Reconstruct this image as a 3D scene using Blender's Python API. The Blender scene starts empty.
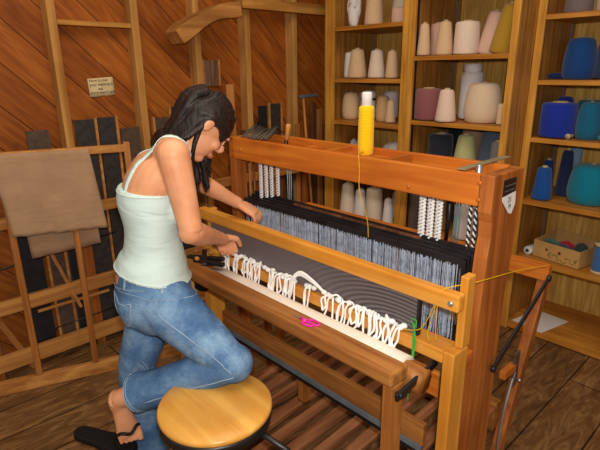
import bpy, bmesh, math, random
from mathutils import Vector, Matrix
from mathutils.bvhtree import BVHTree
random.seed(7)
PI = math.pi
SC = bpy.context.scene
COL = SC.collection
V = Vector

# ------------------------------------------------------------------ camera
CAM = V((0, 0, 1.6))
cd = bpy.data.cameras.new('camera'); cam = bpy.data.objects.new('camera', cd); COL.objects.link(cam)
cd.sensor_width = 36.0; cd.lens = 495.0 / 600.0 * 36.0; cd.clip_start = 0.05
RX = V((0.68401512, 0.72938639, -0.01090025)); RY = V((-0.21155107, 0.21264786, 0.95395337)); RZ = V((0.69811852, -0.65021257, 0.29975682))
m = Matrix.Identity(4)
for i in range(3):
    m[i][0] = RX[i]; m[i][1] = RY[i]; m[i][2] = RZ[i]; m[i][3] = CAM[i]
cam.matrix_world = m
SC.camera = cam

# ------------------------------------------------------------------ world, light, exposure
w = bpy.data.worlds.new('world'); SC.world = w; w.use_nodes = True
w.node_tree.nodes['Background'].inputs[0].default_value = (1.0, 0.88, 0.66, 1)
w.node_tree.nodes['Background'].inputs[1].default_value = 0.40
def lamp(name, kind, loc, energy, col, size=0.1, target=None):
    l = bpy.data.lights.new(name, kind); l.energy = energy; l.color = col
    if kind == 'AREA': l.shape = 'RECTANGLE'; l.size = size; l.size_y = size
    else: l.shadow_soft_size = size
    o = bpy.data.objects.new(name, l); COL.objects.link(o); o.location = loc
    if target is not None:
        o.rotation_euler = (V(target) - V(loc)).to_track_quat('-Z', 'Y').to_euler()
    return o
lamp('camera_flash', 'POINT', (0.03, 0.0, 1.70), 92, (1.0, 0.95, 0.88), 0.025)
lamp('ambient_fill', 'AREA', (-0.9, 0.9, 3.1), 26, (1.0, 0.85, 0.66), 1.6, (-1.2, 1.4, 0))  # added overhead area fill that raises the ambient level, no actual fixture
vs = SC.view_settings
vs.view_transform = 'Standard'; vs.look = 'None'; vs.gamma = 1.0; vs.exposure = 0.0; vs.use_curve_mapping = False

# ------------------------------------------------------------------ materials
def lin(c):
    return tuple(((x/255)/12.92 if x/255 <= .04045 else ((x/255+.055)/1.055)**2.4) for x in c) + (1,)
def newmat(name, rough=.6, spec=.3):
    mt = bpy.data.materials.new(name); mt.use_nodes = True
    b = mt.node_tree.nodes['Principled BSDF']
    b.inputs['Roughness'].default_value = rough
    b.inputs['Specular IOR Level'].default_value = spec
    return mt, mt.node_tree.nodes, mt.node_tree.links, b
def ramp(N, stops):
    r = N.new('ShaderNodeValToRGB'); e = r.color_ramp.elements
    while len(e) < len(stops): e.new(.5)
    for k, (p, c) in enumerate(stops): e[k].position = p; e[k].color = c
    return r
def wood(name, light, dark, axis='x', sc=1.0, rough=.45, spec=.35, knots=False, contrast=1.0):
    mt, N, L, b = newmat(name, rough, spec)
    tc = N.new('ShaderNodeTexCoord'); mp = N.new('ShaderNodeMapping')
    s = [26*sc]*3; s['xyz'.index(axis)] = 1.6*sc
    mp.inputs['Scale'].default_value = s
    L.new(tc.outputs['Object'], mp.inputs['Vector'])
    n1 = N.new('ShaderNodeTexNoise'); n1.inputs['Scale'].default_value = 1.0; n1.inputs['Detail'].default_value = 5; n1.inputs['Distortion'].default_value = .7
    L.new(mp.outputs[0], n1.inputs['Vector'])
    n2 = N.new('ShaderNodeTexNoise'); n2.inputs['Scale'].default_value = 3.5; n2.inputs['Detail'].default_value = 3
    L.new(tc.outputs['Object'], n2.inputs['Vector'])
    mid = tuple((a+c)/2 for a, c in zip(lin(light), lin(dark)))
    r = ramp(N, [(.32, lin(dark)), (.5, mid), (.64, lin(light))]); L.new(n1.outputs[0], r.inputs[0])
    mx = N.new('ShaderNodeMix'); mx.data_type = 'RGBA'; mx.blend_type = 'MULTIPLY'; mx.inputs[0].default_value = .55*contrast
    r2 = ramp(N, [(.3, (.55, .5, .45, 1)), (.62, (1, 1, 1, 1))]); L.new(n2.outputs[0], r2.inputs[0])
    L.new(r.outputs[0], mx.inputs[6]); L.new(r2.outputs[0], mx.inputs[7])
    L.new(mx.outputs[2], b.inputs['Base Color'])
    bp = N.new('ShaderNodeBump'); bp.inputs['Strength'].default_value = .12; bp.inputs['Distance'].default_value = .002
    L.new(n1.outputs[0], bp.inputs['Height']); L.new(bp.outputs[0], b.inputs['Normal'])
    return mt
def plain(name, c, rough=.6, spec=.3, metal=0.0, var=.25, nscale=14):
    mt, N, L, b = newmat(name, rough, spec); b.inputs['Metallic'].default_value = metal
    tc = N.new('ShaderNodeTexCoord'); n = N.new('ShaderNodeTexNoise'); n.inputs['Scale'].default_value = nscale; n.inputs['Detail'].default_value = 4
    L.new(tc.outputs['Object'], n.inputs['Vector'])
    a = lin(c); d = tuple(x*(1-var) for x in a[:3]) + (1,)
    r = ramp(N, [(.35, d), (.6, a)]); L.new(n.outputs[0], r.inputs[0]); L.new(r.outputs[0], b.inputs['Base Color'])
    return mt
_yc = {}
def yarn(c):
    if c in _yc: return _yc[c]
    mt, N, L, b = newmat('yarn_%d_%d_%d' % c, .85, .15)
    try: b.inputs['Sheen Weight'].default_value = .25
    except Exception: pass
    tc = N.new('ShaderNodeTexCoord'); wv = N.new('ShaderNodeTexWave'); wv.wave_type = 'BANDS'; wv.bands_direction = 'Z'
    wv.inputs['Scale'].default_value = 60; wv.inputs['Distortion'].default_value = 3.5; wv.inputs['Detail'].default_value = 2
    L.new(tc.outputs['Object'], wv.inputs['Vector'])
    n = N.new('ShaderNodeTexNoise'); n.inputs['Scale'].default_value = 30; L.new(tc.outputs['Object'], n.inputs['Vector'])
    a = tuple(min(1, x*1.12) for x in lin(c)[:3]) + (1,); d = tuple(x*.84 for x in a[:3]) + (1,)
    r = ramp(N, [(.1, d), (.6, a)]); L.new(wv.outputs[0], r.inputs[0]); L.new(r.outputs[0], b.inputs['Base Color'])
    ad = N.new('ShaderNodeMath'); ad.operation = 'ADD'; L.new(wv.outputs[0], ad.inputs[0]); L.new(n.outputs[0], ad.inputs[1])
    bp = N.new('ShaderNodeBump'); bp.inputs['Strength'].default_value = .5; bp.inputs['Distance'].default_value = .002
    L.new(ad.outputs[0], bp.inputs['Height']); L.new(bp.outputs[0], b.inputs['Normal'])
    _yc[c] = mt; return mt
def fabric(name, c, scale=350, var=.2, rough=.9, wr=0):
    mt, N, L, b = newmat(name, rough, .1)
    tc = N.new('ShaderNodeTexCoord'); n = N.new('ShaderNodeTexNoise'); n.inputs['Scale'].default_value = 9; n.inputs['Detail'].default_value = 6
    L.new(tc.outputs['Object'], n.inputs['Vector'])
    a = lin(c); d = tuple(x*(1-var) for x in a[:3]) + (1,)
    r = ramp(N, [(.35, d), (.62, a)]); L.new(n.outputs[0], r.inputs[0]); L.new(r.outputs[0], b.inputs['Base Color'])
    n2 = N.new('ShaderNodeTexNoise'); n2.inputs['Scale'].default_value = scale; L.new(tc.outputs['Object'], n2.inputs['Vector'])
    bp = N.new('ShaderNodeBump'); bp.inputs['Strength'].default_value = .25; bp.inputs['Distance'].default_value = .001
    L.new(n2.outputs[0], bp.inputs['Height'])
    if wr:
        mp = N.new('ShaderNodeMapping'); mp.inputs['Scale'].default_value = (5, 5, 16); mp.inputs['Rotation'].default_value = (.5, .3, .2); L.new(tc.outputs['Object'], mp.inputs['Vector'])
        n3 = N.new('ShaderNodeTexNoise'); n3.inputs['Scale'].default_value = 1.0; n3.inputs['Detail'].default_value = 2; n3.inputs['Distortion'].default_value = .8; L.new(mp.outputs[0], n3.inputs['Vector'])
        b2 = N.new('ShaderNodeBump'); b2.inputs['Strength'].default_value = wr; b2.inputs['Distance'].default_value = .02
        L.new(n3.outputs[0], b2.inputs['Height']); L.new(bp.outputs[0], b2.inputs['Normal']); L.new(b2.outputs[0], b.inputs['Normal'])
    else: L.new(bp.outputs[0], b.inputs['Normal'])
    return mt
def boards_mat(name, ax):
    # diagonal sheathing boards: board coordinate s = (horizontal + z)
    mt, N, L, b = newmat(name, .65, .25)
    tc = N.new('ShaderNodeTexCoord'); sp = N.new('ShaderNodeSeparateXYZ'); L.new(tc.outputs['Object'], sp.inputs[0])
    def M(op, a, c=None, d=None):
        n = N.new('ShaderNodeMath'); n.operation = op
        for k, q in enumerate((a, c, d)):
            if q is None: continue
            if isinstance(q, (int, float)): n.inputs[k].default_value = q
            else: L.new(q, n.inputs[k])
        return n.outputs[0]
    h = sp.outputs[ax]; z = sp.outputs['Z']
    s = M('DIVIDE', M('SUBTRACT', M('ADD', h, z), 2.337), .2475)
    fr = M('FRACT', s); fl = M('FLOOR', s)
    along = M('SUBTRACT', h, z)
    wn = N.new('ShaderNodeTexWhiteNoise'); wn.noise_dimensions = '1D'; L.new(fl, wn.inputs['W'])
    cb = N.new('ShaderNodeCombineXYZ'); L.new(M('MULTIPLY', s, 3.6), cb.inputs[0]); L.new(M('ADD', M('MULTIPLY', along, 1.7), M('MULTIPLY', wn.outputs[0], 30)), cb.inputs[1])
    n1 = N.new('ShaderNodeTexNoise'); n1.inputs['Scale'].default_value = 1.3; n1.inputs['Detail'].default_value = 5; n1.inputs['Distortion'].default_value = 1.2
    L.new(cb.outputs[0], n1.inputs['Vector'])
    r = ramp(N, [(.25, lin((136, 70, 20))), (.5, lin((168, 92, 28))), (.75, lin((196, 118, 44)))]); L.new(n1.outputs[0], r.inputs[0])
    # knots
    vo = N.new('ShaderNodeTexVoronoi'); vo.inputs['Scale'].default_value = 2.6; L.new(tc.outputs['Object'], vo.inputs['Vector'])
    kn = ramp(N, [(.045, lin((110, 52, 18))), (.10, (1, 1, 1, 1))]); L.new(vo.outputs['Distance'], kn.inputs[0])
    m1 = N.new('ShaderNodeMix'); m1.data_type = 'RGBA'; m1.blend_type = 'MULTIPLY'; m1.inputs[0].default_value = .8
    L.new(r.outputs[0], m1.inputs[6]); L.new(kn.outputs[0], m1.inputs[7])
    br = ramp(N, [(0, (.68, .62, .58, 1)), (1, (1.0, 1.0, 1.0, 1))]); L.new(wn.outputs[0], br.inputs[0])
    m2 = N.new('ShaderNodeMix'); m2.data_type = 'RGBA'; m2.blend_type = 'MULTIPLY'; m2.inputs[0].default_value = 1
    L.new(m1.outputs[2], m2.inputs[6]); L.new(br.outputs[0], m2.inputs[7])
    g = ramp(N, [(0, (.22, .14, .09, 1)), (.018, (.36, .26, .18, 1)), (.04, (1, 1, 1, 1))]); L.new(fr, g.inputs[0])
    m3 = N.new('ShaderNodeMix'); m3.data_type = 'RGBA'; m3.blend_type = 'MULTIPLY'; m3.inputs[0].default_value = 1
    L.new(m2.outputs[2], m3.inputs[6]); L.new(g.outputs[0], m3.inputs[7]); L.new(m3.outputs[2], b.inputs['Base Color'])
    bp = N.new('ShaderNodeBump'); bp.inputs['Strength'].default_value = .6; bp.inputs['Distance'].default_value = .006
    L.new(g.outputs[0], bp.inputs['Height']); L.new(bp.outputs[0], b.inputs['Normal'])
    return mt
def floor_mat():
    mt, N, L, b = newmat('worn_plank_floor', .7, .2)
    tc = N.new('ShaderNodeTexCoord'); mp = N.new('ShaderNodeMapping'); mp.inputs['Rotation'].default_value = (0, 0, PI/2)
    L.new(tc.outputs['Object'], mp.inputs['Vector'])
    bk = N.new('ShaderNodeTexBrick'); bk.offset = .37; bk.inputs['Scale'].default_value = 1; bk.inputs['Brick Width'].default_value = 2.6; bk.inputs['Row Height'].default_value = .23
    bk.inputs['Mortar Size'].default_value = .004; bk.inputs['Color1'].default_value = (1, 1, 1, 1); bk.inputs['Color2'].default_value = (.72, .7, .68, 1); bk.inputs['Mortar'].default_value = (.15, .12, .1, 1)
    L.new(mp.outputs[0], bk.inputs['Vector'])
    mp2 = N.new('ShaderNodeMapping'); mp2.inputs['Scale'].default_value = (9, 2.2, 1); L.new(tc.outputs['Object'], mp2.inputs['Vector'])
    n = N.new('ShaderNodeTexNoise'); n.inputs['Scale'].default_value = 1.6; n.inputs['Detail'].default_value = 8; n.inputs['Distortion'].default_value = 2.2; n.inputs['Roughness'].default_value = .65
    L.new(mp2.outputs[0], n.inputs['Vector'])
    r = ramp(N, [(.28, lin((84, 54, 30))), (.5, lin((132, 92, 54))), (.7, lin((176, 134, 86)))]); L.new(n.outputs[0], r.inputs[0])
    mx = N.new('ShaderNodeMix'); mx.data_type = 'RGBA'; mx.blend_type = 'MULTIPLY'; mx.inputs[0].default_value = 1
    L.new(r.outputs[0], mx.inputs[6]); L.new(bk.outputs[0], mx.inputs[7]); L.new(mx.outputs[2], b.inputs['Base Color'])
    bp = N.new('ShaderNodeBump'); bp.inputs['Strength'].default_value = .3; bp.inputs['Distance'].default_value = .004
    L.new(n.outputs[0], bp.inputs['Height']); L.new(bp.outputs[0], b.inputs['Normal'])
    return mt
def denim():
    mt, N, L, b = newmat('blue_denim', .85, .12)
    tc = N.new('ShaderNodeTexCoord')
    n = N.new('ShaderNodeTexNoise'); n.inputs['Scale'].default_value = 7; n.inputs['Detail'].default_value = 7; n.inputs['Roughness'].default_value = .62
    L.new(tc.outputs['Object'], n.inputs['Vector'])
    r = ramp(N, [(.30, lin((54, 84, 128))), (.48, lin((84, 118, 160))), (.66, lin((130, 162, 196)))]); L.new(n.outputs[0], r.inputs[0])
    n2 = N.new('ShaderNodeTexNoise'); n2.inputs['Scale'].default_value = 260; n2.inputs['Detail'].default_value = 2; L.new(tc.outputs['Object'], n2.inputs['Vector'])
    mx = N.new('ShaderNodeMix'); mx.data_type = 'RGBA'; mx.blend_type = 'OVERLAY'; mx.inputs[0].default_value = .35
    L.new(r.outputs[0], mx.inputs[6]); L.new(n2.outputs[0], mx.inputs[7]); L.new(mx.outputs[2], b.inputs['Base Color'])
    mp = N.new('ShaderNodeMapping'); mp.inputs['Scale'].default_value = (6, 6, 26); mp.inputs['Rotation'].default_value = (0.3, .5, 0); L.new(tc.outputs['Object'], mp.inputs['Vector'])
    n3 = N.new('ShaderNodeTexNoise'); n3.inputs['Scale'].default_value = 1.2; n3.inputs['Detail'].default_value = 3; L.new(mp.outputs[0], n3.inputs['Vector'])
    bp = N.new('ShaderNodeBump'); bp.inputs['Strength'].default_value = .35; bp.inputs['Distance'].default_value = .012
    L.new(n3.outputs[0], bp.inputs['Height']); L.new(bp.outputs[0], b.inputs['Normal'])
    return mt
def skin_mat():
    mt, N, L, b = newmat('skin', .5, .35)
    b.inputs['Subsurface Weight'].default_value = .08
    b.inputs['Subsurface Radius'].default_value = (.02, .008, .004)
    tc = N.new('ShaderNodeTexCoord'); n = N.new('ShaderNodeTexNoise'); n.inputs['Scale'].default_value = 11; n.inputs['Detail'].default_value = 4
    L.new(tc.outputs['Object'], n.inputs['Vector'])
    r = ramp(N, [(.3, lin((206, 138, 100))), (.65, lin((228, 164, 124)))]); L.new(n.outputs[0], r.inputs[0]); L.new(r.outputs[0], b.inputs['Base Color'])
    return mt
def hair_mat():
    mt, N, L, b = newmat('dark_brown_hair', .5, .35)
    tc = N.new('ShaderNodeTexCoord'); mp = N.new('ShaderNodeMapping'); mp.inputs['Scale'].default_value = (60, 60, 9); mp.inputs['Rotation'].default_value = (.5, .3, 0)
    L.new(tc.outputs['Object'], mp.inputs['Vector'])
    n = N.new('ShaderNodeTexNoise'); n.inputs['Scale'].default_value = 1.6; n.inputs['Detail'].default_value = 5; L.new(mp.outputs[0], n.inputs['Vector'])
    r = ramp(N, [(.35, lin((14, 9, 9))), (.7, lin((44, 27, 24)))]); L.new(n.outputs[0], r.inputs[0]); L.new(r.outputs[0], b.inputs['Base Color'])
    bp = N.new('ShaderNodeBump'); bp.inputs['Strength'].default_value = .7; bp.inputs['Distance'].default_value = .004
    L.new(n.outputs[0], bp.inputs['Height']); L.new(bp.outputs[0], b.inputs['Normal'])
    return mt
def reed_mat():
    mt, N, L, b = newmat('steel_reed_dents', .45, .5); b.inputs['Metallic'].default_value = .35
    tc = N.new('ShaderNodeTexCoord')
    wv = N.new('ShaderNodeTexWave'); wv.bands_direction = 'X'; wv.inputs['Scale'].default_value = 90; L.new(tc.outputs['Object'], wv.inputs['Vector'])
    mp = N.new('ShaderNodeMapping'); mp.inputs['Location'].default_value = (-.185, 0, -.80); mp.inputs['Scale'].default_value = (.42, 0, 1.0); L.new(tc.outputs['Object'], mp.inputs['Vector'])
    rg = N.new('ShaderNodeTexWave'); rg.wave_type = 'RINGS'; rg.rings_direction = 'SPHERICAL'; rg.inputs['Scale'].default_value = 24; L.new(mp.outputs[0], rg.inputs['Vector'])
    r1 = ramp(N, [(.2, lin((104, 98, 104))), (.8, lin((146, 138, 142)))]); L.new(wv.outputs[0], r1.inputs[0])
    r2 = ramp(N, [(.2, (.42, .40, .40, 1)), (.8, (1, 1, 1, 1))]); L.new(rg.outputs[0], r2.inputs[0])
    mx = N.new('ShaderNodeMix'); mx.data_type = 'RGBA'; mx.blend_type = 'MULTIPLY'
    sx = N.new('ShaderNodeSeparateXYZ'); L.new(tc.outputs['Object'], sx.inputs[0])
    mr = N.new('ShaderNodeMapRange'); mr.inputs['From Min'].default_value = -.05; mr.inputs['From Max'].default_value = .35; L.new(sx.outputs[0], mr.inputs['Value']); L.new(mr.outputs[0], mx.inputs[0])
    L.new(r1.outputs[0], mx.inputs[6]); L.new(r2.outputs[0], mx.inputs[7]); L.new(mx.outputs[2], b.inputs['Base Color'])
    return mt

CASTLE_X = wood('orange_fir_lengthwise', (218, 128, 44), (188, 96, 26), 'x')
CASTLE_Y = wood('orange_fir_crosswise', (206, 120, 42), (170, 86, 24), 'y')
CASTLE_Z = wood('orange_fir_upright', (184, 108, 48), (138, 72, 28), 'z')
LIGHT_X = wood('honey_maple_lengthwise', (238, 170, 74), (216, 140, 46), 'x', rough=.35)
LIGHT_Z = wood('honey_maple_upright', (236, 170, 74), (212, 138, 46), 'z', rough=.35)
BREAST_X = wood('worn_breast_beam_wood', (188, 130, 68), (142, 84, 36), 'x')
BROWN_X = wood('brown_rail_wood', (186, 124, 62), (136, 80, 36), 'x')
BROWN_Z = wood('brown_post_wood', (190, 122, 58), (138, 78, 34), 'z')
BROWN_Y = wood('brown_treadle_wood', (186, 124, 84), (128, 78, 48), 'y')
OAK_Z = wood('oak_veneer_upright', (230, 168, 72), (190, 126, 44), 'z', sc=1.3)
OAKP_Z = wood('oak_side_panel', (200, 142, 68), (152, 98, 40), 'z', sc=1.5)
OAK_BACK = wood('oak_back_panel', (236, 192, 104), (190, 140, 60), 'z', sc=1.6)
OAK_X = wood('oak_shelf_board', (216, 150, 60), (176, 108, 36), 'x')
STUD_Z = wood('rough_stud', (216, 162, 94), (180, 122, 60), 'z', sc=.8, rough=.8, spec=.15)
STUD_Y = wood('rough_blocking', (212, 152, 76), (168, 108, 46), 'y', sc=.8, rough=.8, spec=.15)
RAIL_Y = wood('pine_rail', (214, 152, 82), (172, 108, 50), 'y', rough=.65)
PINE_Z = wood('pine_upright', (206, 142, 78), (160, 98, 46), 'z', rough=.65)
DARKBR_Z = wood('dark_brown_stick', (132, 82, 50), (82, 46, 26), 'z', rough=.7)
SEATW = wood('varnished_seat_ply', (232, 176, 86), (208, 144, 56), 'x', rough=.3, spec=.5, sc=.7)
BLACKM = plain('black_metal', (26, 25, 27), .4, .5)
BLACKP = plain('black_painted_bar', (40, 36, 38), .55, .35, var=.5)
DKREED = plain('dark_reed_panel', (58, 52, 52), .55, .4, var=.4, nscale=30)
DKBLUE = plain('black_blue_panel', (34, 36, 42), .5, .4, var=.4)
BRREED = plain('brown_reed_panel', (92, 72, 60), .6, .3, var=.3, nscale=30)
STEEL = plain('grey_steel', (128, 140, 152), .45, .5, .4)
CHROME = plain('worn_chrome', (190, 190, 192), .3, .5, .8)
HEDDLE = plain('steel_heddle', (206, 220, 244), .4, .5, .1, var=.45, nscale=60)
WHITECLOTH = fabric('white_cloth', (240, 228, 216), 500, .08)
TAUPE = fabric('taupe_cloth', (178, 142, 112), 300, .12, wr=.3)
WHITEYARN = fabric('white_cotton_yarn', (250, 248, 248), 700, .08)
YELLOWY = yarn((250, 196, 10)); YEL = fabric('yellow_thread', (236, 186, 20)); GRN = fabric('green_thread', (70, 178, 70))
TOPM = fabric('pale_mint_cotton', (206, 226, 224), 420, .06, wr=.55)
DENIM = denim(); SEAM = fabric('denim_stitch', (150, 172, 196)); SKIN = skin_mat(); HAIR = hair_mat()
LEATHER = plain('leather_patch', (186, 128, 92), .7)
RUBBER = plain('black_rubber', (18, 18, 20), .6, .3)
PAPER = plain('white_paper', (232, 226, 226), .8, .1, var=.05)
NOTE = plain('cream_card', (228, 204, 156), .8, .1, var=.1)
INK = plain('dark_ink', (60, 48, 48), .8, .1, var=.1)
PINK = plain('pink_plastic', (232, 40, 160), .35, .5, var=.08)
CARD = plain('cardboard', (196, 154, 96), .85, .1, var=.12)
CORE = plain('cardboard_core', (206, 180, 140), .8, .1)
REED = reed_mat()
WALL = boards_mat('diagonal_board_wall', 'Y'); WALLB = boards_mat('diagonal_board_wall_rear', 'X'); FLOOR = floor_mat()
LIPS = plain('lips', (186, 96, 84), .5); EYEW = plain('eye_white', (236, 230, 224), .3); EYED = plain('dark_lash', (30, 20, 18), .5)

# ------------------------------------------------------------------ mesh builder
class MB:
    def __init__(s): s.v = []; s.f = []; s.s = []
    def add(s, vs, fs, smooth=False):
        n = len(s.v); s.v += [V(p) for p in vs]; s.f += [tuple(i+n for i in f) for f in fs]; s.s += [smooth]*len(fs); return s
    def box(s, x0, x1, y0, y1, z0, z1):
        return s.add([(x0,y0,z0),(x1,y0,z0),(x1,y1,z0),(x0,y1,z0),(x0,y0,z1),(x1,y0,z1),(x1,y1,z1),(x0,y1,z1)],
                     [(0,3,2,1),(4,5,6,7),(0,1,5,4),(1,2,6,5),(2,3,7,6),(3,0,4,7)])
    def bar(s, p, q, w, h, side=None):
        p, q = V(p), V(q); d = (q-p).normalized()
        a = V(side) if side else (V((0,0,1)) if abs(d.z) < .9 else V((1,0,0)))
        sx = (a - d*a.dot(d)).normalized(); sy = d.cross(sx)
        vs = []
        for c in (p, q):
            for i, j in ((-1,-1),(1,-1),(1,1),(-1,1)): vs.append(c + sx*i*w/2 + sy*j*h/2)
        return s.add(vs, [(0,3,2,1),(4,5,6,7),(0,1,5,4),(1,2,6,5),(2,3,7,6),(3,0,4,7)])
    def rings(s, rings, smooth=True):
        n = len(rings[0]); vs = [p for r in rings for p in r]; fs = []
        for i in range(len(rings)-1):
            for k in range(n):
                fs.append((i*n+k, i*n+(k+1) % n, (i+1)*n+(k+1) % n, (i+1)*n+k))
        fs.append(tuple(range(n))[::-1]); fs.append(tuple((len(rings)-1)*n+k for k in range(n)))
        return s.add(vs, fs, smooth)
    def tube(s, pts, r, n=8):
        pts = [V(p) for p in pts]; R = r if isinstance(r, (list, tuple)) else [r]*len(pts); rg = []
        prev = None
        for i, p in enumerate(pts):
            d = (pts[min(i+1, len(pts)-1)] - pts[max(i-1, 0)])
            d = d.normalized() if d.length > 1e-9 else V((0,0,1))
            if prev is None:
                a = V((0,0,1)) if abs(d.z) < .9 else V((1,0,0)); u = (a - d*a.dot(d)).normalized()
            else: u = (prev - d*prev.dot(d)).normalized()
            prev = u; v = d.cross(u)
            rg.append([p + (u*math.cos(2*PI*k/n) + v*math.sin(2*PI*k/n))*R[i] for k in range(n)])
        return s.rings(rg)
    def lathe(s, c, prof, n=24, axis=(0,0,1)):
        c = V(c); ax = V(axis).normalized(); a = V((1,0,0)) if abs(ax.x) < .9 else V((0,1,0)); u = (a-ax*a.dot(ax)).normalized(); v = ax.cross(u)
        return s.rings([[c + ax*h + (u*math.cos(2*PI*k/n)+v*math.sin(2*PI*k/n))*max(r, 1e-4) for k in range(n)] for r, h in prof])
    def ell(s, c, ax, ay, az, n=18, m=12):
        c = V(c); ax, ay, az = V(ax), V(ay), V(az); rg = []
        for i in range(m+1):
            t = -PI/2 + PI*i/m; rr = max(math.cos(t), .02)
            rg.append([c + az*math.sin(t) + (ax*math.cos(2*PI*k/n) + ay*math.sin(2*PI*k/n))*rr for k in range(n)])
        return s.rings(rg)
    def sheet(s, grid, th):
        # grid of points -> thin closed sheet
        m, n = len(grid), len(grid[0]); P = [[V(p) for p in r] for r in grid]
        def nrm(i, j):
            a = P[min(i+1, m-1)][j] - P[max(i-1, 0)][j]; b = P[i][min(j+1, n-1)] - P[i][max(j-1, 0)]
            return a.cross(b).normalized()
        vs = [P[i][j] + nrm(i, j)*th/2 for i in range(m) for j in range(n)] + [P[i][j] - nrm(i, j)*th/2 for i in range(m) for j in range(n)]
        o = m*n; fs = []
        for i in range(m-1):
            for j in range(n-1):
                a = i*n+j; fs.append((a, a+1, a+n+1, a+n)); fs.append((o+a, o+a+n, o+a+n+1, o+a+1))
        for i in range(m-1):
            for j in (0, n-1):
                a = i*n+j; b = a+n; fs.append((a, b, o+b, o+a) if j == 0 else (b, a, o+a, o+b))
        for j in range(n-1):
            for i in (0, m-1):
                a = i*n+j; b = a+1; fs.append((b, a, o+a, o+b) if i == 0 else (a, b, o+b, o+a))
        return s.add(vs, fs, True)
    def build(s, name, mat, parent=None, bev=0.0, world=True, sub=0, remesh=0, smooth_it=0, label=None):
        org = V((0,0,0)); p = parent
        while p is not None: org += p.location; p = p.parent
        me = bpy.data.meshes.new(name)
        me.from_pydata([tuple(p-org) for p in s.v], [], s.f); me.update()
        bm = bmesh.new(); bm.from_mesh(me); bmesh.ops.recalc_face_normals(bm, faces=bm.faces); bm.to_mesh(me); bm.free()
        for k, pl in enumerate(me.polygons): pl.use_smooth = s.s[k]
        me.materials.append(mat)
        o = bpy.data.objects.new(name, me); COL.objects.link(o)
        if parent is not None: o.parent = parent
        if bev:
            b = o.modifiers.new('bevel', 'BEVEL'); b.width = bev; b.segments = 2; b.limit_method = 'ANGLE'
        if remesh:
            r = o.modifiers.new('remesh', 'REMESH'); r.mode = 'VOXEL'; r.voxel_size = remesh; r.use_smooth_shade = True
            if smooth_it:
                c = o.modifiers.new('smooth', 'SMOOTH'); c.factor = .5; c.iterations = smooth_it
            bpy.context.view_layer.update()
            ev = o.evaluated_get(bpy.context.evaluated_depsgraph_get())
            nm = bpy.data.meshes.new_from_object(ev)
            o.modifiers.clear(); o.data = nm
            nm.materials.clear(); nm.materials.append(mat)
            for pl in nm.polygons: pl.use_smooth = True
        if label: o['label'] = label
        return o
def thing(name, label, cat, loc=(0,0,0), group=None):
    o = bpy.data.objects.new(name, None); COL.objects.link(o); o.empty_display_size = .05; o.location = loc
    return tag(o, label, cat, group)
def tag(o, label, cat, group=None, kind=None):
    o['label'] = label; o['category'] = cat
    if group: o['group'] = group
    if kind: o['kind'] = kind
    return o
def struct(name, mb, mat, bev=0.0, label=None):
    o = mb.build(name, mat, None, bev); o['kind'] = 'structure'
    if label: o['label'] = label
    return o
def cat(pts, per=6):
    # Catmull-Rom through points
    P = [V(p) for p in pts]; P = [P[0]*2-P[1]] + P + [P[-1]*2-P[-2]]; out = []
    for i in range(1, len(P)-2):
        for k in range(per):
            t = k/per; a, b, c, d = P[i-1], P[i], P[i+1], P[i+2]
            out.append(.5*((2*b) + (c-a)*t + (2*a-5*b+4*c-d)*t*t + (3*b-a-3*c+d)*t**3))
    out.append(P[-2]); return out

# ------------------------------------------------------------------ the room
XW = -2.94; YB = 3.47
struct('floor', MB().box(XW-.1, 2.2, -1.6, YB+.1, -.06, 0), FLOOR, label='worn brown plank floor')
struct('wall_left', MB().box(XW-.04, XW, -1.6, YB, 0, 3.2), WALL, label='wall of diagonal orange-brown boards')
struct('wall_back', MB().box(XW-.04, 2.2, YB, YB+.04, 0, 3.2), WALLB)
for k, y in enumerate((-.62, -.2, .26, .945, 1.395, 1.80, 2.195, 2.63, 3.05)):
    t = [0, 0, 0, -.035, -.02, 0, 0, 0, 0][k]
    struct('trim_%d' % (k+1), MB().box(XW, -2.855, y-.022, y+.022, .03, 3.2), STUD_Z, .003, 'rough upright wall stud')
struct('trim_11', MB().box(XW, -2.86, .97, 1.372, 1.835, 1.86), STUD_Y, .002, 'thin wooden blocking strip between two studs')
struct('trim_12', MB().box(-2.853, -2.79, 2.12, 3.40, 1.985, 2.055), STUD_Y, .004, 'horizontal timber across the studs')
br = MB(); pth = cat([(-2.777, 1.59, 1.785), (-2.777, 1.72, 1.868), (-2.777, 1.88, 1.938), (-2.777, 2.04, 1.965)], 5)
rg = []
for i, p in enumerate(pth):
    d = (pth[min(i+1, len(pth)-1)] - pth[max(i-1, 0)]).normalized(); u = V((1, 0, 0)); v = d.cross(u).normalized(); hh = .058 + .008*math.sin(i*.6)
    rg.append([p + u*.105*math.cos(q) + v*hh*math.sin(q) for q in [PI/4+PI/2*k for k in range(4)]])
br.rings(rg, False)
struct('trim_13', br, wood('brace_timber', (204, 142, 74), (156, 98, 42), 'y', sc=.8, rough=.8), .006, 'stout curved timber brace at the top of the wall')

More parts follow.
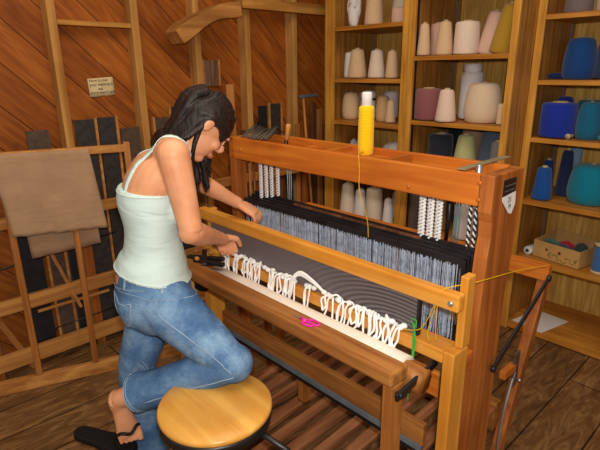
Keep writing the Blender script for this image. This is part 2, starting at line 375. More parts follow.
# note card on the wall
nt = thing('note_card', 'small cream handwritten note card pinned to the board wall', 'note', (XW+.003, 1.185, 1.52))
MB().sheet([[(XW+.004+.003*math.sin(j), 1.111+.147*j/6+.001*i, 1.563-.098*i/4+.008*j/6-.004*abs(math.sin(j*2.1))*(i == 4)) for j in range(7)] for i in range(5)], .0012).build('card', NOTE, nt)
def text(name, body, size, loc, mat, parent, xdir, ydir, ext=.0002, world_parent_loc=None):
    cu = bpy.data.curves.new(name, 'FONT'); cu.body = body; cu.size = size; cu.extrude = ext; cu.align_x = 'LEFT'; cu.resolution_u = 3
    o = bpy.data.objects.new(name, cu); COL.objects.link(o); bpy.context.view_layer.update()
    me = bpy.data.meshes.new_from_object(o.evaluated_get(bpy.context.evaluated_depsgraph_get()))
    bpy.data.objects.remove(o); xd = V(xdir).normalized(); yd = V(ydir).normalized(); zd = xd.cross(yd)
    org = V((0,0,0)); p = parent
    while p is not None: org += p.location; p = p.parent
    for v in me.vertices: c = v.co.copy(); v.co = V(loc) - org + xd*c.x + yd*c.y + zd*c.z
    me.materials.clear(); me.materials.append(mat)
    q = bpy.data.objects.new(name, me); COL.objects.link(q); q.parent = parent; return q
for k, (tx, yy, zz) in enumerate((('Now is your', 1.120, 1.545), ('your weaving is', 1.120, 1.522), ('see', 1.165, 1.500), ('there wasn\'t quit', 1.118, 1.478))):
    text('handwriting', tx, .0215, (XW+.0085, yy, zz), INK, nt, (0, 1, .05), (-.0, -.05, 1))

# ------------------------------------------------------------------ rack along the left wall and what leans in it
rk = thing('reed_rack', 'pine rack of three long horizontal rails fixed to the left wall studs', 'rack', (-2.8, 1.2, 0))
for z0, z1 in ((.055, .145), (.375, .455), (.835, .895)):
    MB().box(-2.815, -2.785, .10, 2.66, z0, z1).build('rail', RAIL_Y, rk, .003)
MB().box(-2.80, -2.79, .62, 1.02, .335, .35).build('lath', RAIL_Y, rk, .001)
for y in (.14, 1.395, 1.80): MB().box(-2.852, -2.8155, y-.02, y+.02, 0, .93).build('upright', PINE_Z, rk, .003)
iron = thing('iron_rod', 'thin dark iron rod lying across the rack behind the hanging cloth', 'rod', (-2.77, .7, .66))
MB().tube([(-2.772, .10, .60), (-2.772, 1.10, .70)], .004).build('rod', BLACKM, iron)
iron2 = thing('iron_rod', 'thin dark iron rod low down on the rack between the two lower rails', 'rod', (-2.77, .7, .22))
MB().tube([(-2.772, .62, .22), (-2.772, 1.14, .235)], .0035).build('rod', BLACKM, iron2)

def reed(y0, y1, z0, z1, body, label, edge=None, lean=.0, x=-2.835, th=.012, grp='weaving reeds leaning on the wall'):
    r = thing('weaving_reed', label, 'weaving reed', (x, (y0+y1)/2, z0), grp)
    MB().box(x-th/2, x+th/2, y0, y1, z0, z1).build('reed_dents', body, r, .001)
    if edge:
        for yy in edge: MB().box(x-th, x+th, yy-.007, yy+.007, z0, z1+.005).build('edge_strip', RAIL_Y if body != BRREED else PINE_Z, r, .001)
    return r
reed(.725, .835, .10, 1.312, BRREED, 'narrow brown-grey weaving reed standing above the top left of the hanging cloth')
reed(.972, 1.078, .06, 1.35, DKREED, 'dark grey weaving reed with a light right edge just left of the second stud', (1.085,))
reed(1.10, 1.198, .05, 1.355, DKREED, 'dark weaving reed with a light edge, between the light-edged reed and the second stud', (1.205,))
reed(1.225, 1.34, .05, 1.285, BRREED, 'short brown-grey weaving reed half behind the second stud')
reed(1.44, 1.53, .05, 1.33, BRREED, 'brown weaving reed with light edge just right of the second stud', (1.435,))
reed(1.545, 1.70, .05, 1.39, DKREED, 'dark weaving reed with a light left edge behind the woman\'s hair', (1.548,))
reed(.56, .70, .03, .80, DKBLUE, 'black weaving reed with a pale left edge low behind the hanging cloth', (.565,), x=-2.836)
reed(.722, .80, .03, .80, DKBLUE, 'black weaving reed behind the cloth, second in the low row', (.724,), x=-2.8365)
reed(.815, .905, .03, .80, DKBLUE, 'black weaving reed behind the cloth, last of the low row, beside the orange board', (.818,), x=-2.836)
reed(1.862, 1.985, 1.50, 1.665, wood('striped_reed', (150, 112, 88), (84, 60, 48), 'z', sc=2.5), 'small striped brown reed hung high on the wall above the woman\'s head', (1.862, 1.99), x=-2.925)
reed(2.25, 2.325, .90, 1.355, DKBLUE, 'black reed behind the far end of the loom, left of the yellow-edged one', None)
reed(2.345, 2.45, .90, 1.365, DKREED, 'dark reed with two yellow wooden edges behind the far end of the loom', (2.34, 2.455), x=-2.83)
def stick(p, q, w, h, mat, label, name='wooden_slat', cat_='slat', grp='slats leaning on the left wall'):
    r = tag(MB().bar(p, q, w, h, (1, 0, 0)).build(name, mat, None, .002), label, cat_, grp); return r
stick((-2.83, .735, 0.0), (-2.845, .735, .05), .01, .01, PINE_Z, 'x') if False else None
stick((-2.834, .24, 0), (-2.836, .05, 1.0), .02, .05, PINE_Z, 'pale slat leaning at the far left edge of the photo')
stick((-2.834, .45, 0), (-2.836, .26, .80), .02, .045, DARKBR_Z, 'dark brown slat leaning left of the framed cloth rack')
stick((-2.834, .56, 0), (-2.836, .33, .62), .015, .03, PINE_Z, 'slim tilted pine slat below the hanging cloth at the left')
stick((-2.83, .945, 0), (-2.835, .945, .80), .012, .05, CASTLE_Z, 'orange-brown board standing between the black reeds, right of the cloth')
stick((-2.834, .38, 0), (-2.836, .42, 1.0), .025, .06, CASTLE_Z, 'orange-brown board leaning just left of the cloth')
stick((-2.77, .84, .30), (-2.83, .74, .66), .008, .018, PINE_Z, 'thin crooked pine slat among the black reeds behind the cloth')
stick((-2.85, .945, 0), (-2.852, .945, .1), .01, .01, PINE_Z, 'x') if False else None
yy = 1.99
cols = [PINE_Z, DARKBR_Z, CASTLE_Z, DKBLUE, PINE_Z, DARKBR_Z, DKBLUE, PINE_Z, CASTLE_Z, DARKBR_Z, PINE_Z, DARKBR_Z, CASTLE_Z, PINE_Z]
cn = ['pale', 'dark brown', 'orange', 'black', 'pale', 'dark brown', 'black', 'pale', 'orange', 'dark brown', 'pale', 'dark brown', 'orange', 'pale']
tops = [1.51, 1.2, 1.18, 1.25, 1.2, 1.16, 1.1, 1.2, 1.22, 1.35, 1.30, 1.18, 1.22, 1.2]
wd = [.06, .07, .05, .07, .035, .075, .06, .04, .065, .06, .05, .07, .05, .06]
where = ['topped just right of the woman\'s head', 'below the far end of the loom\'s top beam', 'beside the left white chain', 'just right of the left white chain', 'second behind the gap under the top beam', 'third behind the gap under the top beam', 'fourth behind the gap under the top beam', 'middle of the gap under the top beam', 'right of the middle under the top beam', 'below the black brush handle', 'left of the left yarn cabinet', 'next but one to the yarn cabinet', 'next to the yarn cabinet side', 'touching the yarn cabinet side']
for k in range(14):
    stick((-2.834, yy+wd[k]/2, 0), (-2.836, yy+wd[k]/2+random.uniform(-.02, .02), tops[k]), .014, wd[k], cols[k], cn[k] + ' slat leaning on the wall, ' + where[k])
    yy += wd[k] + .028
sq = thing('squeegee', 'long wooden handled tool with a grey metal head leaning left of the yarn cabinet', 'tool', (-2.76, 2.7, 0))
MB().tube([(-2.74, 2.74, 0), (-2.80, 2.655, 1.40)], .010).build('handle', PINE_Z, sq)
MB().bar((-2.80, 2.62, 1.405), (-2.80, 2.80, 1.412), .022, .03).build('head', STEEL, sq, .004)

# free-standing frame with hanging cloth
FD = V((.2, .5822, 0)).normalized(); FO = V((-2.68, .348, 0))
def F(s, z, off=0): return FO + FD*s + V((FD.y, -FD.x, 0))*off + V((0, 0, z))
fr = thing('stretcher_frame', 'plain pine frame with upright bars standing on the floor at the left', 'frame', FO)
MB().bar(F(-.30, .035), F(1.20, .035), .07, .035).build('bottom_rail', RAIL_Y, fr, .003)
MB().bar(F(.14, 1.232), F(.765, 1.232), .036, .035).build('top_rail', RAIL_Y, fr, .003)
for s in (.197, .475, .765): MB().bar(F(s, .071), F(s, 1.213 if s < .7 else 1.262), .03, .032, FD).build('upright', BROWN_Z if s < .7 else PINE_Z, fr, .003)
def hang(s0, s1, ztop, zb0, zb1, front, back, skew, mat, label, seed, nb=.5):
    rnd = random.Random(seed); g = []
    n = 26
    for i in range(30):
        row = []
        for j in range(n):
            s = s0 + (s1-s0)*j/(n-1); t = i/29
            zb = zb0 + (zb1-zb0)*j/(n-1) + .0015*math.sin(j*.9)
            # down the back first (short) then over the rail, then the front
            tb = .22
            if t < tb:
                u = t/tb; z = ztop - .20 + .20*u; off = -back
            else:
                u = (t-tb)/(1-tb); z = ztop + (zb-ztop)*u; off = front
            wv = .004*math.sin(s*38+z*7)+.003*math.sin(s*90-z*22)
            row.append(F(s + skew*((ztop-z)), z, off + wv*(1 if t > tb else .3)))
        g.append(row)
    o = MB().sheet(g, .002).build('hanging_cloth', mat); return tag(o, label, 'cloth')
hang(.16, .585, 1.254, .845, .838, .028, .024, .10, TAUPE, 'large taupe cloth folded over the top rail of the pine frame', 3)
g = [[F(.235+.305*j/15+.02*(i/12), .90-.155*i/12 + (.01*math.sin(j*.8))*(i/12) + .03*(j/15)*(i/12), -.030+.004*math.sin(j*1.3)) for j in range(16)] for i in range(13)]
g = [[F(.235+.33*j/15+.02*(i/12), 1.20-.50*i/12 + .035*(j/15)*(i/12), -.050+.004*math.sin(j*1.3)) for j in range(16)] for i in range(13)]
g = [[F(.235+.33*j/15, 1.212, -.006) for j in range(16)]] and g
g.insert(0, [F(.235+.33*j/15, 1.2445, -.034+.004*math.sin(j*1.3)) for j in range(16)])
tag(MB().sheet(g, .002).build('hanging_cloth', TAUPE), 'smaller taupe cloth showing below and behind the large one on the pine frame', 'cloth')

# ------------------------------------------------------------------ yarn cabinets
def cabinet(label, x0, x1, y0, y1, zs, sl, sr, ztop=2.35, th=.022):
    c = thing('yarn_cabinet', label, 'cabinet', (x0, y0, 0))
    MB().box(x0, x0+.02, y0+.02, y1-.011, 0, ztop).build('side_panel', OAKP_Z, c)
    MB().box(x1-.02, x1, y0+.02, y1-.011, 0, ztop).build('side_panel', OAKP_Z, c)
    MB().box(x0, x1, y1-.010, y1, 0, ztop).build('back_panel', OAK_BACK, c)
    MB().box(x0, x0+sl, y0, y0+.019, 0, ztop).build('stile', OAK_Z, c, .002)
    MB().box(x1-sr, x1, y0, y0+.019, 0, ztop).build('stile', OAK_Z, c, .002)
    for z in zs:
        m_ = MB().box(x0+.021, x1-.021, y0+.0195, y1-.0115, z-th, z)
        m_.box(x0+sl+.0005, x1-sr-.0005, y0+.004, y0+.0195, z-th-.004, z).build('shelf', OAK_X, c, .0015)
    for yy in (y0+.06, y1-.07):
        MB().box(x0+.0205, x0+.0245, yy-.008, yy+.008, .05, ztop).build('shelf_standard', STEEL if yy > y0+.2 else BLACKP, c)
    MB().box(x0, x1, y0, y1, ztop, ztop+.02).build('top_panel', OAK_X, c)
    return c
cabinet('left yarn cabinet holding white and tan yarn, in the corner beside the board wall', -2.604, -1.899, 2.69, 3.26, (.05, .505, .945, 1.245, 1.535, 1.875), .08, .045)
cabinet('middle yarn cabinet with the mauve cone and the tall white spool', -1.897, -1.222, 2.69, 3.26, (.05, .55, .99, 1.285, 1.67, 2.05), .042, .038)
cabinet('right yarn cabinet full of blue and teal yarn', -1.220, -.30, 2.90, 3.42, (.035, .487, .85, 1.215, 1.53, 1.865), .042, .042)

# yarn cones: kind, x, y, shelf z, radius, height, colour, label, group
def yarn_pack(kind, x, y, z, r, h, col, label, grp, lean=0.0, name=None, cat_='yarn'):
    nm = {'cone': 'yarn_cone', 'tube': 'yarn_spool', 'dome': 'yarn_ball', 'skein': 'yarn_skein', 'bag': 'yarn_bag'}[kind]
    t = thing(nm, label, 'yarn cone' if kind == 'cone' else cat_, (x, y, z), grp)
    mt = yarn(col); c = V((x, y, z)); ax = V((lean, 0, 1)).normalized()
    if kind == 'cone':
        pf = [(r*.80, .004), (r*.97, h*.03), (r, h*.08), (r*.92, h*.3), (r*.80, h*.6), (r*.69, h*.86), (r*.62, h*.92), (r*.50, h*.95), (r*.28, h*.96)]
        MB().lathe(c, pf, 28, ax).build('yarn_winding', mt, t)
        MB().lathe(c, [(r*.30, h*.90), (r*.26, h), (r*.2, h), (r*.2, h*.93)], 16, ax).build('core_tip', CORE, t)
    elif kind == 'slim':
        pass
    elif kind == 'tube':
        pf = [(r*.85, .006), (r*.97, h*.03), (r, h*.08), (r*1.0, h*.5), (r*.97, h*.88), (r*.9, h*.95), (r*.5, h*.97)]
        MB().lathe(c, pf, 28, ax).build('yarn_winding', mt, t)
        MB().lathe(c, [(r*.45, 0), (r*.45, h*.96), (r*.42, h), (r*.3, h), (r*.3, h*.9)], 16, ax).build('core', CORE, t)
    elif kind == 'dome':
        pf = [(r*.78, .002), (r*.90, h*.04), (r*.98, h*.18), (r, h*.34), (r*.955, h*.58), (r*.88, h*.78), (r*.79, h*.90), (r*.64, h*.955), (r*.35, h*.975), (r*.14, h*.98)]
        MB().lathe(c, pf, 32, ax).build('yarn_winding', mt, t)
        MB().lathe(c, [(r*.13, h*.93), (r*.12, h), (r*.07, h), (r*.07, h*.95)], 14, ax).build('core_tip', CORE, t)
    elif kind in ('bag', 'skein'):
        m_ = MB(); rnd = random.Random(int(x*1000))
        for k in range(7 if kind == 'bag' else 4):
            a = rnd.uniform(0, 2*PI); q = c + V((math.cos(a)*r*.45, math.sin(a)*r*.35, h*(.25+.5*k/7)))
            m_.ell(q, V((r*.6, .1*r, 0)), V((0, r*.55, .1*r)), V((0, 0, h*.28)), 14, 8)
        m_.ell(c+V((0, 0, h*.3)), V((r*.85, 0, 0)), V((0, r*.75, 0)), V((0, 0, h*.3)), 16, 10)
        m_.build('yarn_bundle', mt, t)
        if kind == 'bag': MB().tube(cat([c+V((-r*.7, -r*.45, h*.5)), c+V((0, -r*.8, h*.62)), c+V((r*.7, -r*.45, h*.5))]), .004).build('tie', CORE, t)
    return t
TAN = (222, 188, 150); TAN2 = (208, 170, 126); CRM = (232, 214, 194); WHT = (236, 230, 230); PKT = (222, 184, 166); MAU = (146, 88, 92)
GA = 'yarn on the top shelf of the left cabinet'; GB = 'yarn on the second shelf of the left cabinet'; GC = 'yarn on the third shelf of the left cabinet'; GD = 'yarn low in the left cabinet'
GM = 'yarn in the middle cabinet'; GR = 'blue yarn in the right cabinet'
Y = yarn_pack
Y('bag', -2.49, 2.86, 1.875, .050, .26, WHT, 'crumpled white yarn hank at the left end of the top shelf, left cabinet', GA)
Y('cone', -2.41, 3.02, 1.875, .038, .28, TAN2, 'slim tan cone behind the big tan one on the left cabinet\'s top shelf', GA)
Y('cone', -2.30, 2.85, 1.875, .064, .30, TAN, 'large tan cone in the middle of the left cabinet\'s top shelf', GA)
Y('dome', -2.27, 3.10, 1.875, .060, .21, CRM, 'pale round ball of yarn behind the large tan cone on the top shelf', GA)
Y('tube', -2.115, 2.89, 1.875, .055, .105, PKT, 'short pinkish spool at the right end of the left cabinet\'s top shelf', GA)
Y('tube', -2.52, 2.86, 1.535, .042, .185, WHT, 'white spool leaning at the left end of the second shelf, left cabinet', GB, .06)
Y('cone', -2.413, 2.82, 1.535, .068, .205, TAN, 'widest tan cone on the second shelf, left cabinet, beside the white spool', GB)
Y('cone', -2.255, 2.84, 1.535, .060, .195, CRM, 'cream tan cone in the middle of the second shelf, left cabinet', GB)
Y('cone', -2.118, 2.83, 1.535, .044, .185, TAN, 'small pointed tan cone near the right end of the second shelf, left cabinet', GB)
Y('tube', -2.42, 3.05, 1.535, .050, .185, WHT, 'white spool in the back row between the two tan cones, second shelf', GB)
Y('tube', -2.10, 3.07, 1.535, .052, .19, CRM, 'cream spool at the back right of the second shelf, left cabinet', GB)
Y('tube', -2.515, 3.03, 1.245, .040, .19, CRM, 'pale spool at the back left of the third shelf, left cabinet', GC)
Y('dome', -2.490, 2.85, 1.245, .066, .195, TAN, 'rounded tan yarn pack at the left of the third shelf, left cabinet', GC)
jar = Y('tube', -2.335, 2.86, 1.245, .053, .15, WHT, 'white spool with a dark band round it, third shelf of the left cabinet', GC)
MB().lathe((-2.335, 2.86, 1.245), [(.050, .14), (.055, .142), (.055, .152), (.050, .154)], 24).build('dark_band', BLACKP, jar)
MB().lathe((-2.335, 2.86, 1.245), [(.045, .154), (.052, .16), (.052, .185), (.04, .203), (.01, .208)], 24).build('upper_winding', yarn(WHT), jar)
Y('dome', -2.195, 2.85, 1.245, .050, .18, TAN2, 'tan barrel-shaped pack right of the dark-banded spool, third shelf', GC)
Y('cone', -2.090, 2.80, 1.245, .036, .155, TAN, 'small tan cone at the right end of the third shelf, left cabinet', GC)
Y('tube', -2.30, 3.08, 1.245, .056, .20, WHT, 'white spool in the back row behind the tan barrel, third shelf', GC)
Y('tube', -2.13, 3.08, 1.245, .052, .195, (214, 206, 206), 'greyish white spool at the back right of the third shelf, left cabinet', GC)
Y('bag', -2.50, 2.90, .945, .050, .15, WHT, 'white yarn peeking above the loom\'s top beam, left of the yellow spool', GD)
Y('bag', -2.38, 2.91, .945, .042, .145, WHT, 'second white yarn bundle just left of the yellow spool', GD)
Y('bag', -2.12, 2.87, .945, .085, .17, (216, 214, 216), 'crumpled pale grey yarn bag just right of the yellow spool', GD)
Y('cone', -2.495, 2.84, .505, .066, .260, CRM, 'cream cone below the top beam, leftmost of the low row', GD)
Y('cone', -2.36, 2.83, .505, .052, .235, WHT, 'white pointed cone second in the low row below the top beam', GD)
Y('tube', -2.36, 3.03, .505, .050, .275, WHT, 'white spool at the back of the low row below the top beam', GD)
Y('tube', -2.235, 2.84, .505, .062, .260, CRM, 'cream spool under the yellow thread in the low row', GD)
Y('bag', -2.14, 3.02, .505, .060, .280, WHT, 'crumpled white yarn behind the small spool at the right of the low row', GD)
Y('cone', -2.09, 2.82, .505, .042, .210, WHT, 'small white cone at the right of the low row below the top beam', GD)
# middle cabinet
Y('cone', -1.832, 2.76, 1.67, .040, .195, TAN, 'small pointed tan cone at the left of the middle cabinet\'s upper shelf', GM)
Y('tube', -1.820, 2.90, 1.67, .050, .20, (214, 172, 158), 'pinkish spool behind the small tan cone, upper shelf of the middle cabinet', GM)
Y('cone', -1.732, 2.83, 1.67, .053, .205, TAN, 'tan cone in the second place on the upper shelf of the middle cabinet', GM)
Y('tube', -1.604, 2.86, 1.67, .072, .195, (236, 214, 198), 'fat cream spool in the middle of the middle cabinet\'s upper shelf', GM)
Y('cone', -1.505, 2.93, 1.67, .062, .25, PKT, 'tall pinkish tan cone leaning right on the middle cabinet\'s upper shelf', GM, .16)
Y('cone', -1.388, 2.86, 1.67, .066, .275, (176, 138, 44), 'olive yellow cone leaning at the right end of the middle cabinet\'s upper shelf', GM, .16)
Y('tube', -1.79, 2.785, 1.285, .084, .20, MAU, 'wide mauve spool on the middle cabinet\'s second shelf', GM)
Y('cone', -1.635, 2.74, 1.285, .062, .20, (236, 206, 190), 'pale pink cone between the mauve spool and the tall white one', GM)
Y('cone', -1.72, 3.12, 1.285, .048, .22, (166, 122, 110), 'brown cone at the back behind the pale pink cone', GM)
tw = Y('tube', -1.610, 2.98, 1.285, .070, .30, (238, 232, 230), 'tall white spool with a narrow neck, middle cabinet', GM)
MB().lathe((-1.61, 2.98, 1.285), [(.05, .29), (.054, .30), (.054, .33), (.046, .337), (.02, .337)], 20).build('neck', yarn((232, 230, 234)), tw)
Y('dome', -1.462, 2.86, 1.285, .108, .235, (226, 200, 172), 'big rounded beige yarn ball at the right of the second shelf', GM)
Y('tube', -1.320, 2.80, 1.285, .020, .12, TAN, 'thin tan bobbin beside the big beige ball', GM)
Y('tube', -1.72, 2.85, .99, .080, .215, (38, 42, 56), 'squat black-navy spool just above the loom\'s top beam', GM)
Y('tube', -1.745, 3.07, .99, .060, .24, (28, 28, 34), 'black spool behind the squat navy one', GM)
Y('cone', -1.545, 2.85, .99, .072, .225, (196, 196, 140), 'pale green cone above the right part of the top beam', GM)
Y('tube', -1.62, 3.08, .99, .070, .25, (170, 136, 108), 'tan spool behind the pale green cone', GM)
Y('dome', -1.41, 2.93, .99, .078, .25, (84, 100, 122), 'slate blue-grey yarn pack right of the pale green cone', GM)
Y('tube', -1.305, 2.78, .99, .038, .21, (116, 114, 112), 'narrow grey spool at the right end beside the slate pack', GM)
Y('tube', -1.80, 2.785, .55, .062, .27, (92, 80, 78), 'dark grey spool below the top beam at the left of the middle cabinet', GM)
Y('tube', -1.69, 2.86, .55, .038, .25, (170, 128, 70), 'narrow tan spool beside the dark grey one below the top beam', GM)
Y('tube', -1.49, 2.84, .55, .076, .245, (218, 206, 208), 'pale lilac-white spool below the top beam by the teal strands', GM)
Y('tube', -1.365, 2.97, .55, .055, .26, (120, 84, 66), 'brown spool right of the pale lilac spool', GM)
# right cabinet
Y('tube', -1.075, 3.06, 1.865, .070, .21, (116, 104, 104), 'grey spool base on the top shelf of the right cabinet', GR)
Y('tube', -.925, 3.06, 1.865, .062, .2, (196, 166, 156), 'pinkish spool base at the right on the top shelf of the right cabinet', GR)
Y('dome', -1.045, 3.10, 1.53, .084, .225, (22, 66, 130), 'tall rounded deep blue yarn pack on the second shelf, right cabinet', GR)
nb = thing('yarn_spool', 'small navy spool lying on its side left of the tall deep blue pack', 'yarn', (-1.15, 3.10, 1.53), GR)
MB().lathe((-1.17, 3.10, 1.548), [(.012, -.03), (.017, -.02), (.018, .05), (.014, .06)], 16, (1, .1, 0)).build('yarn_winding', yarn((26, 40, 90)), nb)
MB().lathe((-1.17, 3.10, 1.548), [(.007, -.036), (.007, .066)], 12, (1, .1, 0)).build('core', CORE, nb)
nv = Y('tube', -.915, 3.13, 1.53, .062, .20, (40, 60, 98), 'navy spool with a pale blue top on the second shelf, right cabinet', GR, .05)
MB().lathe((-.903, 3.13, 1.724), [(.058, 0), (.06, .01), (.055, .026), (.02, .03)], 22, (.05, 0, 1)).build('pale_top', yarn((120, 160, 190)), nv)
Y('cone', -.79, 3.10, 1.53, .06, .21, (28, 48, 60), 'dark teal cone at the right edge of the second shelf', GR)
Y('tube', -1.085, 3.02, 1.215, .097, .20, (24, 48, 158), 'wide royal blue spool at the left of the third shelf, right cabinet', GR)
Y('dome', -.925, 3.03, 1.215, .064, .205, (20, 96, 132), 'teal blue cone in front of the navy spool, third shelf', GR)
Y('tube', -.865, 3.25, 1.215, .078, .215, (24, 44, 116), 'navy spool behind the teal cone, third shelf', GR)
Y('tube', -1.01, 3.26, 1.215, .062, .205, (30, 112, 126), 'teal spool in the back row between the royal blue and teal ones', GR)
Y('dome', -1.145, 3.26, 1.215, .055, .22, (34, 52, 150), 'royal blue yarn at the back left of the third shelf', GR)
Y('skein', -.815, 2.99, 1.215, .045, .055, (16, 124, 140), 'small turquoise skein lying at the right of the third shelf', GR)
Y('tube', -.74, 3.08, 1.215, .045, .165, (20, 110, 136), 'turquoise spool at the right edge of the third shelf', GR)
sb = thing('bobbin', 'tiny wooden bobbin end between the royal blue and teal yarn', 'bobbin', (-1.0, 2.96, 1.215), GR)
MB().lathe((-1.0, 2.955, 1.231), [(.004, -.002), (.004, 0), (.014, 0), (.015, .004), (.012, .01), (.012, .05), (.015, .056)], 16, (0, 1, 0)).build('bobbin_body', CORE, sb)
Y('cone', -1.108, 2.99, .85, .056, .20, (22, 78, 156), 'bright blue pointed cone at the left of the fourth shelf, right cabinet', GR)
Y('cone', -1.145, 3.14, .85, .042, .22, (26, 50, 110), 'navy cone right behind the bright blue cone', GR)
Y('cone', -1.050, 3.16, .85, .045, .29, (34, 46, 84), 'tall dark navy cone behind the bright blue cone', GR)
Y('tube', -1.045, 3.28, .85, .036, .29, (130, 160, 188), 'tall light blue-grey spool in the back of the fourth shelf', GR)
Y('dome', -.885, 3.09, .85, .118, .23, (8, 122, 150), 'big turquoise yarn ball on the fourth shelf, right cabinet', GR)
Y('dome', -.69, 3.12, .85, .075, .19, (24, 70, 150), 'blue yarn pack at the right edge of the fourth shelf', GR)
sp = Y('tube', -.745, 3.0, .487, .040, .165, (62, 104, 160), 'steel blue thread spool with pale ends beside the cardboard box', GR)
MB().lathe((-.745, 3.0, .487), [(.043, 0), (.044, .002), (.044, .012), (.03, .014)], 22).build('end_cap', CORE, sp)
MB().lathe((-.745, 3.0, .487), [(.03, .155), (.042, .158), (.042, .17), (.02, .172)], 22).build('end_cap', CORE, sp)
rl = thing('paper_roll', 'small white roll lying on its side left of the cardboard box', 'roll', (-1.15, 3.02, .487))
ra = V((.15, 1, 0)).normalized()
MB().lathe((-1.146, 2.99, .514), [(.012, .0), (.026, 0), (.027, .004), (.027, .10), (.02, .10)], 22, ra).build('roll_body', plain('roll_paper', (214, 220, 226), .7), rl)
MB().lathe((-1.146, 2.99, .514), [(.011, -.001), (.011, .02)], 16, ra).build('roll_core', INK, rl)
# cardboard box
def P2(a, b, t): return V(a)*(1-t)+V(b)*t
bx = thing('cardboard_box', 'open cardboard box with leaf print, full of yarn, in the right cabinet', 'box', (-.99, 3.05, .487))
A_, B_, Cc_, D_ = V((-1.115, 3.00, .489)), V((-.835, 2.945, .489)), V((-.79, 3.17, .489)), V((-1.07, 3.225, .489))
def panel(a, b, h0, h1, name):
    d = (b-a).normalized(); n = V((-d.y, d.x, 0))*.004
    up0 = V((0,0,h0)); up1 = V((0,0,h1))
    MB().add([a, b, b+n, a+n, a+up0, b+up1, b+n+up1, a+n+up0], [(0,3,2,1),(4,5,6,7),(0,1,5,4),(1,2,6,5),(2,3,7,6),(3,0,4,7)]).build(name, CARD, bx)
panel(A_, B_, .105, .105, 'front_panel'); panel(B_, Cc_, .105, .115, 'end_panel'); panel(Cc_, D_, .125, .13, 'back_panel'); panel(D_, A_, .13, .105, 'end_panel')
MB().add([A_, B_, Cc_, D_, A_+V((0,0,.004)), B_+V((0,0,.004)), Cc_+V((0,0,.004)), D_+V((0,0,.004))], [(0,3,2,1),(4,5,6,7),(0,1,5,4),(1,2,6,5),(2,3,7,6),(3,0,4,7)]).build('base_panel', CARD, bx)
pr = MB(); dx = (B_-A_).normalized(); nx = V((dx.y, -dx.x, 0))
rnd = random.Random(5)
for k in range(22):
    c = A_ + dx*(.10+.17*rnd.random()) + nx*.0008 + V((0, 0, .012+.035*rnd.random())); a = rnd.uniform(0, PI)
    e1 = (dx*math.cos(a)+V((0,0,1))*math.sin(a)); e2 = nx.cross(e1); l = .012
    pr.add([c-e1*l, c-e2*.003, c+e1*l, c+e2*.003], [(0,1,2,3)])
pr.build('printed_leaves', plain('leaf_print', (110, 112, 40), .8), bx)
pd = MB()
for q, rr in ((.085, .008), (.165, .010)):
    c = A_ + dx*q + nx*.001 + V((0, 0, .062)); pd.add([c + (dx*math.cos(t)+V((0,0,1))*math.sin(t))*rr for t in [2*PI*k/12 for k in range(12)]], [tuple(range(12))])
pd.build('printed_fruit', plain('fruit_print', (110, 40, 40), .8), bx)
for k, (q, e, c, lb) in enumerate(((.06, .10, (70, 110, 100), 'grey-green yarn skein at the left in the cardboard box'), (.14, .13, (176, 30, 52), 'crimson yarn skein in the middle of the cardboard box'), (.17, .055, (52, 70, 96), 'slate blue yarn skein at the front of the cardboard box'))):
    cc = A_ + dx*q - nx*e + V((0,0,.008))
    sk = thing('yarn_skein', lb, 'yarn', cc, 'skeins in the cardboard box')
    m_ = MB()
    for i in range(5):
        off = V((0, 0, .02+.014*i)); m_.tube([cc+off+dx*(-.045)+nx*(.008*i-.016), cc+off+V((0,0,.012))+nx*(.008*i-.016), cc+off+dx*.05+nx*(.008*i-.016)], [.010, .017, .010], 10)
    m_.build('strands', yarn(c), sk)
bl = A_ + dx*.235 - nx*.10 + V((0,0,.006))
tb = thing('yarn_ball', 'dark green-black yarn ball at the right in the cardboard box', 'yarn', bl, 'skeins in the cardboard box')
MB().ell(bl+V((0,0,.062)), V((.045,0,0)), V((0,.045,0)), V((0,0,.06))).build('winding', yarn((46, 58, 54)), tb)
pa = MB().add([(-1.17, 2.955, .037), (-.97, 2.92, .037), (-.905, 3.19, .037), (-1.115, 3.215, .037), (-1.17, 2.955, .038), (-.97, 2.92, .038), (-.905, 3.19, .038), (-1.115, 3.215, .038)],
              [(0,3,2,1),(4,5,6,7),(0,1,5,4),(1,2,6,5),(2,3,7,6),(3,0,4,7)])
tag(pa.build('paper_sheet', PAPER), 'white sheet of paper lying on the lowest board of the right cabinet', 'paper')

# ------------------------------------------------------------------ the loom
lm = thing('floor_loom', 'large orange-brown wooden floor loom with a tray-like top beam and black heddle shafts', 'loom', (-1.25, 1.4, 0))
xr, xl = -.62, -1.90
# castle: end panels, tray
def panel_profile(x0, x1, name):
    prof = [(1.325, 0), (1.475, 0), (1.482, .9), (1.515, 1.16), (1.515, 1.309), (1.322, 1.309), (1.322, 1.20), (1.335, 1.17), (1.338, 1.12), (1.328, 1.06), (1.315, .85)]
    n = len(prof); vs = [(x0, a, b) for a, b in prof] + [(x1, a, b) for a, b in prof]
    MB().add(vs, [tuple(range(n)), tuple(range(n, 2*n))[::-1]] + [(k, k+n, (k+1) % n + n, (k+1) % n) for k in range(n)]).build(name, CASTLE_Z, lm, .003)
panel_profile(xr-.042, xr, 'end_post'); 
MB().box(xl, xl+.042, 1.325, 1.385, 0, 1.2145).build('end_post', CASTLE_Z, lm, .003); MB().box(xl, xl+.042, 1.325, 1.515, 1.215, 1.309).build('end_cap', CASTLE_Y, lm, .003)
MB().box(xl, xl+.042, 1.3855, 1.50, .75, .80).build('side_rail', CASTLE_Y, lm, .003); MB().box(xl, xl+.042, 1.49, 1.515, 0, 1.2145).build('end_post', CASTLE_Z, lm, .003)
MB().box(xl+.0425, xr-.0425, 1.318, 1.342, 1.215, 1.3105).build('top_beam_front', CASTLE_X, lm, .003)
